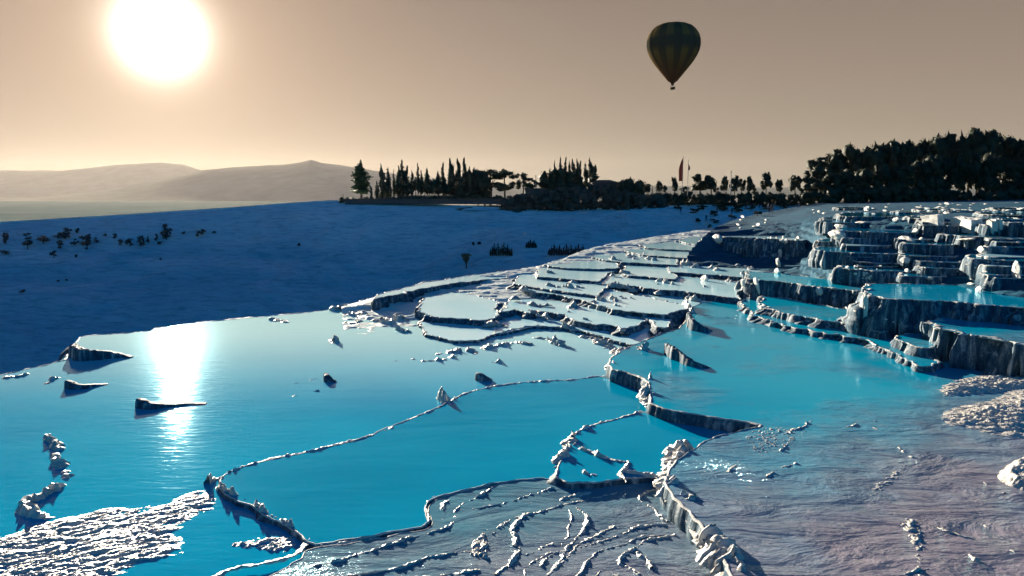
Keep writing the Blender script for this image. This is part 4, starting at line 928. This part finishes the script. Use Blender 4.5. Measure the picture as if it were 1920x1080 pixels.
def lump_mesh(seed, sub=3, box=False):
    bm = bmesh.new()
    if box:
        bmesh.ops.create_cube(bm, size=2); bmesh.ops.subdivide_edges(bm, edges=bm.edges[:], cuts=5, use_grid_fill=True)
    else: bmesh.ops.create_icosphere(bm, subdivisions=sub, radius=1)
    V = np.array([v.co[:] for v in bm.verts]); n = V / np.linalg.norm(V, axis=1, keepdims=True)
    r = 1 + (.22 if box else .42) * fbm(V[:, 0] * 1.3, V[:, 1] * 1.3, V[:, 2] * 1.3, seed, 3) + (.06 if box else .12) * np.abs(vn(V[:, 0] * 5, V[:, 1] * 5, V[:, 2] * 1.2, seed + 4))
    for v, a, b in zip(bm.verts, V, r): v.co = Vector(a * b)
    for f in bm.faces: f.smooth = False
    me = bpy.data.meshes.new('rock'); bm.to_mesh(me); bm.free(); me.materials.append(M['white']); return me
def lumps():
    G = [lump_mesh(k * 9 + 3, box=False) for k in range(5)]; B = [lump_mesh(k * 5 + 100, box=True) for k in range(2)]
    def put(x, y, w, h, label, group=None, box=False, rot=None, k=0, deep=.8):
        p = hit(x, y + h * .4, ('travertine_slope', 'hillside', 'travertine_bank', 'wall', 'water', 'rim', 'plateau'))
        if p is None: return
        s_ = p.y / F; c = PD(x, y + h * .12, p.y)
        o = bpy.data.objects.new('white_rock', (B if box else G)[k % (2 if box else 5)]); o.location = c + np.array((0, .1, 0))
        R2 = random.Random(x * 3 + y); ph = math.atan2(c[0], c[1]); deep = 1.5
        o.scale = (w / 2 * s_ * .45, w / 2 * s_ * deep, h / 2 * s_ * 1.1); o.rotation_euler = (R2.uniform(-.15, .15), R2.uniform(-.25, .25), R2.uniform(-.15, .25) + .1)
        link(o, None, label=label, category='rock', **({'group': group} if group else {}))
    put(1812, 419, 44, 24, 'largest cream block on the upper right slope, square and flat topped', box=True, rot=-.95, deep=1.2)
    put(1749, 411, 27, 17, 'squarish white block left of the largest cream block', box=True, rot=-.9, deep=1.1, k=1)
    for k, (x, y, w, h) in enumerate([(1858, 423, 10, 22), (1866, 420, 9, 20), (1874, 418, 10, 17)]):
        put(x, y, w, h, ['leftmost slab of the white leaning trio right of the cream block', 'middle slab of the white leaning trio', 'rightmost slab of the white leaning trio'][k], box=True, rot=-.9, k=k)
    one = [(1702, 448, 24, 9, 'flat white slab right of the highest pale pool'), (1718, 433, 11, 9, 'small white cube above the flat slab'), (1729, 449, 8, 10, 'crumbly white rock beside the flat slab'), (1813, 448, 38, 4, 'long thin white ledge under the cream block'),
           (1852, 453, 7, 11, 'white upright knob under the leaning trio'), (1842, 467, 14, 11, 'round white boulder on the open dark slope'), (1698, 487, 13, 10, 'heart shaped white boulder on the dark slope'), (1853, 483, 10, 8, 'small pink grey rock right of the boulders'),
           (1702, 508, 10, 10, 'white rock at the end of the glittering scatter'), (1740, 521, 18, 5, 'flat white pebble ledge below the scatter'), (1822, 532, 12, 4, 'flat white stone near the dark pool'), (1837, 543, 12, 12, 'round white ball rock at the edge of the dark pool'),
           (1570, 438, 34, 16, 'ragged white rock mass at the right end of the highest pool'), (1578, 424, 22, 8, 'white rock above the ragged mass'), (1473, 452, 14, 8, 'white knob under the lip of the highest pool'), (1682, 411, 11, 7, 'white oval rock on the upper slope'),
           (1614, 417, 18, 4, 'thin white ledge on the upper slope'), (1627, 391, 14, 11, 'white rock below the grove edge'), (1463, 474, 9, 16, 'upper stone of the white stack on the dark wall'), (1460, 492, 10, 20, 'middle stone of the white stack on the dark wall'), (1459, 508, 12, 10, 'bottom stone of the white stack on the dark wall'),
           (1621, 572, 13, 42, 'tall white leaning column on the dark wall'), (1537, 545, 12, 17, 'white oval rock on the dark wall left of the tall column'), (1420, 532, 17, 28, 'white split rock under the bright strip'), (1394, 530, 10, 17, 'small leaning white rock left of the split rock'),
           (1322, 522, 14, 12, 'white rock on the front of the brightest pool'), (1908, 508, 14, 34, 'white draped flowstone at the right edge'), (1345, 446, 24, 16, 'white rock at the left corner of the highest pool'), (1494, 379, 4, 6, 'white marker stone by the hedge end'),
           (1984 - 1000, 438, 7, 6, 'bright white speck on the shaded slope'), (1025, 455, 5, 4, 'white speck by the brown thicket'), (1430, 637 - 60, 12, 8, 'white bead where the beaded pool begins')]
    for k, (x, y, w, h, l) in enumerate(one): put(x, y, w, h, l, k=k)
    R_ = random.Random(5)
    def field(n, x0, x1, y0, y1, w0, w1, label, group, ar=.5):
        for i in range(n):
            w = R_.uniform(w0, w1); put(R_.uniform(x0, x1), R_.uniform(y0, y1), w, w * R_.uniform(ar * .4, ar * 1.0), label, group, k=i)
    field(12, 1375, 1440, 394, 428, 4, 14, 'white rubble rock in the pile left of the upper slope', 'rubble pile above the highest pool', .6)
    field(8, 1280, 1335, 418, 441, 4, 9, 'white rock along the left tip above the highest pool', 'rocks above the left tip of the highest pool', .8)
    field(24, 1640, 1800, 381, 400, 3, 13, 'white rock of the band under the grove', 'band of white rocks under the grove', .35)
    field(12, 1800, 1919, 380, 402, 3, 12, 'white rock of the right part of the band under the grove', 'right band of white rocks', .4)
    field(22, 1590, 1695, 498, 522, 2.5, 8, 'glittering white pebble of the scatter on the dark slope', 'glittering scatter on the dark slope', .7)
    field(8, 1780, 1890, 490, 530, 3, 9, 'small white stone of the loose scatter at right', 'loose scatter at right', .5)
    field(7, 1520, 1640, 392, 404, 3, 8, 'small white stone below the left end of the grove', 'stones below the grove left end', .5)
    field(6, 1580, 1630, 560, 585, 3, 8, 'blue white stone beside the tall leaning column', 'stones beside the leaning column', .7)
    field(8, 1640, 1790, 585, 606, 3, 9, 'white bead stone along the lower dark slope', 'bead stones on the lower slope', .6)
    field(14, 1440, 1500, 444, 452, 3, 7, 'white knob hanging under the rim of the highest pool', 'knobs under the highest pool', 1.2)
lumps()

# ------------------------------------------------------------------ balloon
def balloon():
    D = 262; k = D / F; c = PD(1262.5, 95, D); top = PD(1262.5, 43, D)[2]
    root = empty('hot_air_balloon', c, label='striped tan and dark hot air balloon floating in the hazy sky', category='balloon')
    prof = [(43, .3), (43.8, 14), (46, 24), (50, 33), (56, 39.5), (64, 44.5), (73, 47.3), (82, 47.8), (91, 46.3), (100, 42.5), (110, 36.5), (120, 29), (130, 21), (138, 14.5), (144, 9.5), (147, 7)]
    def mt(name, col, band):
        m = mat(name); b = NB(m)
        tc = b.n('ShaderNodeTexCoord'); sp = b.n('ShaderNodeSeparateXYZ', {0: tc.outputs['Object']})
        h = b.n('ShaderNodeMapRange', {'Value': sp.outputs[2], 'From Min': -52 * k, 'From Max': 52 * k})
        cc = b.ramp(h.outputs[0], [(.0, (.15, .07, .035)), (.44, col), (.54, band), (.66, band), (.72, col), (1.0, col)])
        s_ = b.n('ShaderNodeBsdfPrincipled', {'Base Color': cc, 'Roughness': 1., 'Specular IOR Level': 0.}); t = b.n('ShaderNodeBsdfTranslucent', {'Color': cc})
        x = b.n('ShaderNodeMixShader', {0: .3, 1: s_.outputs[0], 2: t.outputs[0]}); b.t.links.new(x.outputs[0], b.out.inputs[0]); return m
    ma = mt('tan_balloon_fabric', (.21, .145, .055), (.07, .07, .05)); mb = mt('dark_balloon_fabric', (.09, .08, .05), (.065, .065, .05))
    NG = 20
    for g in range(NG):
        V = []; Fc = []; na = 5
        for i, (y, r) in enumerate(prof):
            z = top - (y - 43) * k * 1.0 - c[2]
            for j in range(na):
                t = j / (na - 1); a = (g + t) / NG * 2 * math.pi + .12; rr = r * k * (1 + .018 * math.sin(t * math.pi))
                V.append((math.cos(a) * rr, math.sin(a) * rr, z))
        for i in range(len(prof) - 1):
            for j in range(na - 1): a = i * na + j; Fc.append((a, a + na, a + na + 1, a + 1))
        mesh('gore', V, Fc, ma if g % 2 else mb, root)
    def ringmesh(name, pr, m, n=20, ox=0):
        V = []; Fc = []
        for y, r in pr:
            z = top - (y - 43) * k - c[2]; V += [(math.cos(q / n * 2 * math.pi) * r * k + ox, math.sin(q / n * 2 * math.pi) * r * k, z) for q in range(n)]
        for i in range(len(pr) - 1):
            for q in range(n): Fc.append((i * n + q, (i + 1) * n + q, (i + 1) * n + (q + 1) % n, i * n + (q + 1) % n))
        return mesh(name, V, Fc, m, root)
    dk = plain('scorched_fabric', (.09, .05, .03), .8); wk = plain('wicker', (.14, .09, .04), .9)
    ringmesh('skirt', [(146, 5.5), (150, 3.2), (152.5, 1.6)], dk)
    ringmesh('burner', [(152.5, .2), (152.5, 1.1), (154.5, 1.1), (154.5, .2)], M['dark'])
    bm = bmesh.new(); zb = top - (158.5 - 43) * k - c[2]
    bmesh.ops.create_cube(bm, size=1, matrix=Matrix.Translation((.25 * k, 0, zb)) @ Matrix.Rotation(-.16, 4, 'Y') @ Matrix.Diagonal((9.5 * k, 6 * k, 4.6 * k, 1)))
    bmesh.ops.bevel(bm, geom=bm.edges[:], offset=.22, segments=2, affect='EDGES')
    me = bpy.data.meshes.new('basket'); bm.to_mesh(me); bm.free(); me.materials.append(wk); bk = link(bpy.data.objects.new('basket', me), root)
    for sx in (-1, 1):
        for sy in (-1, 1):
            bm = bmesh.new(); p0 = Vector((sx * 4 * k, sy * 2.4 * k, zb + 2 * k)); p1 = Vector((sx * .8 * k, sy * .8 * k, top - (149 - 43) * k - c[2])); dd = p1 - p0
            bmesh.ops.create_cone(bm, segments=6, radius1=.05, radius2=.05, depth=dd.length, matrix=Matrix.Translation((p0 + p1) / 2) @ dd.to_track_quat('Z', 'Y').to_matrix().to_4x4())
            me = bpy.data.meshes.new('rope'); bm.to_mesh(me); bm.free(); me.materials.append(M['dark']); link(bpy.data.objects.new('rope', me), root)
balloon()

# ------------------------------------------------------------------ flags, poles, buildings, people
def small_things():
    red = plain('red_flag_cloth', (.06, .018, .018), .8, .25, .2); pm = plain('painted_steel', (.25, .24, .23), .5)
    def pole(x, top, base, D, r, name, label, cat, flag=None):
        k = D / F; b = PD(x, base, D); h = (base - top) * k
        root = empty(name, b, label=label, category=cat)
        bm = bmesh.new(); bmesh.ops.create_cone(bm, segments=10, radius1=r, radius2=r * .6, depth=h, matrix=Matrix.Translation((0, 0, h / 2)), cap_ends=True)
        bmesh.ops.create_uvsphere(bm, u_segments=8, v_segments=6, radius=r * 1.6, matrix=Matrix.Translation((0, 0, h)))
        me = bpy.data.meshes.new('pole'); bm.to_mesh(me); bm.free(); me.materials.append(pm); link(bpy.data.objects.new('pole', me), root)
        if flag:
            w, t, bt = flag; n = 14; V = []; Fc = []
            for i in range(n + 1):
                u = i / n
                for j in range(9):
                    v = j / 8; ww = w * k * (math.sin(min(1, u * 1.6 + .05) * math.pi / 2)) * (1 - .35 * max(0, u - .6))
                    V.append((-v * ww, .25 * math.sin(v * 9 + u * 3), h - (t + (bt - t) * u) * k - v * v * 1.2 * k * (1 - u)))
            for i in range(n):
                for j in range(8): a = i * 9 + j; Fc.append((a, a + 1, a + 10, a + 9))
            mesh('flag', V, Fc, red, root)
        return root
    pole(1279, 296, 364, 214, .10, 'flagpole', 'tall flagpole with a large drooping red flag', 'flagpole', (8, 1, 44))
    pole(1289, 302, 366, 213, .09, 'flagpole', 'slimmer pole with a small red pennant right of the large flag', 'flagpole', (-3, 6, 18))
    pole(1004.5, 330, 372, 219, .12, 'lamp_pole', 'thin bare pole above the flat roof', 'pole')
    pole(1369.5, 323, 368, 214, .13, 'floodlight_pole', 'bare pole between two small trees', 'pole')
    # low buildings among the trees
    def box(x0, x1, yt, yb, D, dep, name, label, hip=0, cat='building'):
        k = D / F; b = PD((x0 + x1) / 2, yb, D); w = (x1 - x0) * k / 2; h = (yb - yt) * k
        root = empty(name, b, label=label, category=cat)
        bm = bmesh.new(); bmesh.ops.create_cube(bm, size=1, matrix=Matrix.Translation((0, dep / 2, h / 2)) @ Matrix.Diagonal((2 * w, dep, h, 1)))
        me = bpy.data.meshes.new('wall'); bm.to_mesh(me); bm.free(); me.materials.append(M['dark']); link(bpy.data.objects.new('wall', me), root)
        hh = hip * k; e = .4
        V = [(-w - e, -e, h + .02), (w + e, -e, h + .02), (w + e, dep + e, h + .02), (-w - e, dep + e, h + .02), (-w - e, -e, h + .25), (w + e, -e, h + .25), (w + e, dep + e, h + .25), (-w - e, dep + e, h + .25),
             (-w * .45, dep / 2, h + .25 + hh), (w * .45, dep / 2, h + .25 + hh)]
        Fc = [(0, 3, 2, 1), (0, 1, 5, 4), (1, 2, 6, 5), (2, 3, 7, 6), (3, 0, 4, 7), (4, 5, 9, 8), (5, 6, 9), (6, 7, 8, 9), (7, 4, 8)]
        mesh('roof', V, Fc, plain('roof_tiles', (.10, .07, .06), .9), root, smooth=False)
        return root
    box(1112, 1160, 345, 372, 219, 8, 'low_building', 'low building with a hipped roof left of the big round tree', 6)
    box(985, 1030, 355, 384, 218, 8, 'flat_roofed_building', 'flat roofed low building between pine and box shaped evergreen', 0.3)
    box(648, 1000, 374, 383, 217, 4, 'garden_wall', 'long low dark wall under the cypress row', 0.1, 'wall')
    box(745, 900, 368, 376, 221, 5, 'pergola', 'dark low shelter under the olive and dome trees', .1, 'shelter')
    # people
    poses = []
    for pose in range(3):
        me = bpy.data.meshes.new('person'); s_ = [0, .10, -.05][pose]
        v = [(0, 0, .95), (0, 0, 1.2), (0, 0, 1.42), (0, 0, 1.52), (0, 0, 1.66), (.2, 0, 1.40), (.27, .04, 1.12), (.25 + s_, .14, .88), (-.2, 0, 1.40), (-.27, -.03, 1.12), (-.25, .10 - s_, .88),
             (.10, 0, .88), (.11, s_ * 1.5, .48), (.12, s_ * 2, .06), (.13, s_ * 2 + .14, .03), (-.10, 0, .88), (-.11, -s_ * 1.5, .48), (-.12, -s_ * 2, .06), (-.13, -s_ * 2 + .14, .03)]
        e = [(0, 1), (1, 2), (2, 3), (3, 4), (2, 5), (5, 6), (6, 7), (2, 8), (8, 9), (9, 10), (0, 11), (11, 12), (12, 13), (13, 14), (0, 15), (15, 16), (16, 17), (17, 18)]
        me.from_pydata(v, e, []); o = bpy.data.objects.new('tmp', me); C.objects.link(o)
        md = o.modifiers.new('s', 'SKIN'); r = [.15, .15, .13, .06, .10, .06, .05, .04, .06, .05, .04, .10, .075, .05, .04, .10, .075, .05, .04]
        for sv, q in zip(me.skin_vertices[0].data, r): sv.radius = (q, q * .85)
        me.skin_vertices[0].data[0].use_root = True; o.modifiers.new('b', 'SUBSURF').levels = 1
        bpy.context.view_layer.update(); m2 = bpy.data.meshes.new_from_object(o.evaluated_get(bpy.context.evaluated_depsgraph_get()))
        for p in m2.polygons: p.use_smooth = True
        bpy.data.objects.remove(o); poses.append(m2)
    cl = [plain('dark_clothes', (.03, .03, .05), .9), plain('light_clothes', (.5, .5, .48), .9)]
    for m2 in poses: m2.materials.clear(); m2.materials.append(cl[0])
    P_ = [(1276, 400, 'standing far off below the flags in dark clothes'), (1324, 416, 'standing at the left end of the rubble pile'), (1447, 399, 'standing tall right of the rubble pile'), (1441, 398, 'standing at the left shoulder of the tall one'),
          (1372, 402, 'standing among shrubs above the rubble pile'), (1398, 393, 'walking above the middle of the rubble pile'), (1424, 390, 'standing near the hedge right of centre'), (1431, 391, 'standing close behind another near the hedge'), (1462, 388, 'walking alone along the hedge'),
          (1410, 392, 'waiting between walkers above the rubble'), (1344, 401, 'walking down the flowstone slope'), (1482, 386, 'standing at the right end of the hedge')]
    for i, (x, y, l) in enumerate(P_):
        p = hit(x, y, ('hillside', 'travertine_slope', 'plateau'))
        if p is None: continue
        o = bpy.data.objects.new('person', poses[i % 3]); o.location = p; o.rotation_euler = (0, 0, i * 1.7); link(o, None, label='tiny person in dark clothes ' + l.replace(' in dark clothes', ''), category='person', group='distant visitors')
        o.scale = (1.1,) * 3
    for i, (x, y, w, h) in enumerate([(1270, 388, 20, 9), (1300, 395, 22, 10), (1318, 388, 26, 12), (1340, 400, 20, 12), (1355, 390, 24, 12), (1372, 408, 18, 10), (1385, 392, 26, 12), (1408, 388, 22, 10), (1420, 400, 20, 9), (1440, 388, 26, 10), (1310, 412, 16, 8), (1340, 414, 18, 8), (1470, 386, 24, 8), (1330, 424, 10, 7), (1290, 382, 30, 8), (1360, 382, 40, 8), (1420, 381, 40, 7), (1385, 384, 30, 9), (1350, 388, 30, 9)]):
        p = hit(x, y + h / 2, ('hillside', 'travertine_slope', 'plateau'))
        if p is None: continue
        tree(x, y - h / 2, y + h / 2, w, 'bush', p.y, 'low dark shrub on the flowstone below the long hedge', 'shrubs below the long hedge', bare=.02)
small_things()

# ------------------------------------------------------------------ haze
def haze():
    me = bpy.data.meshes.new('haze'); bm = bmesh.new()
    x, y0, y1, z0, z1 = 12500, -310, 14600, -60, 640
    bmesh.ops.create_cube(bm, size=1, matrix=Matrix.Translation((0, (y0 + y1) / 2, (z0 + z1) / 2)) @ Matrix.Diagonal((2 * x, y1 - y0, z1 - z0, 1)))
    bm.to_mesh(me); bm.free()
    m = mat('haze'); nt = m.node_tree; o = nt.nodes.new('ShaderNodeOutputMaterial'); v = nt.nodes.new('ShaderNodeVolumePrincipled')
    v.inputs['Color'].default_value = (.88, .79, .71, 1); v.inputs['Density'].default_value = HAZE; v.inputs['Anisotropy'].default_value = .52
    nt.links.new(v.outputs[0], o.inputs['Volume']); me.materials.append(m)
    link(bpy.data.objects.new('haze', me), None, kind='stuff')
HAZE = .0000068
haze()
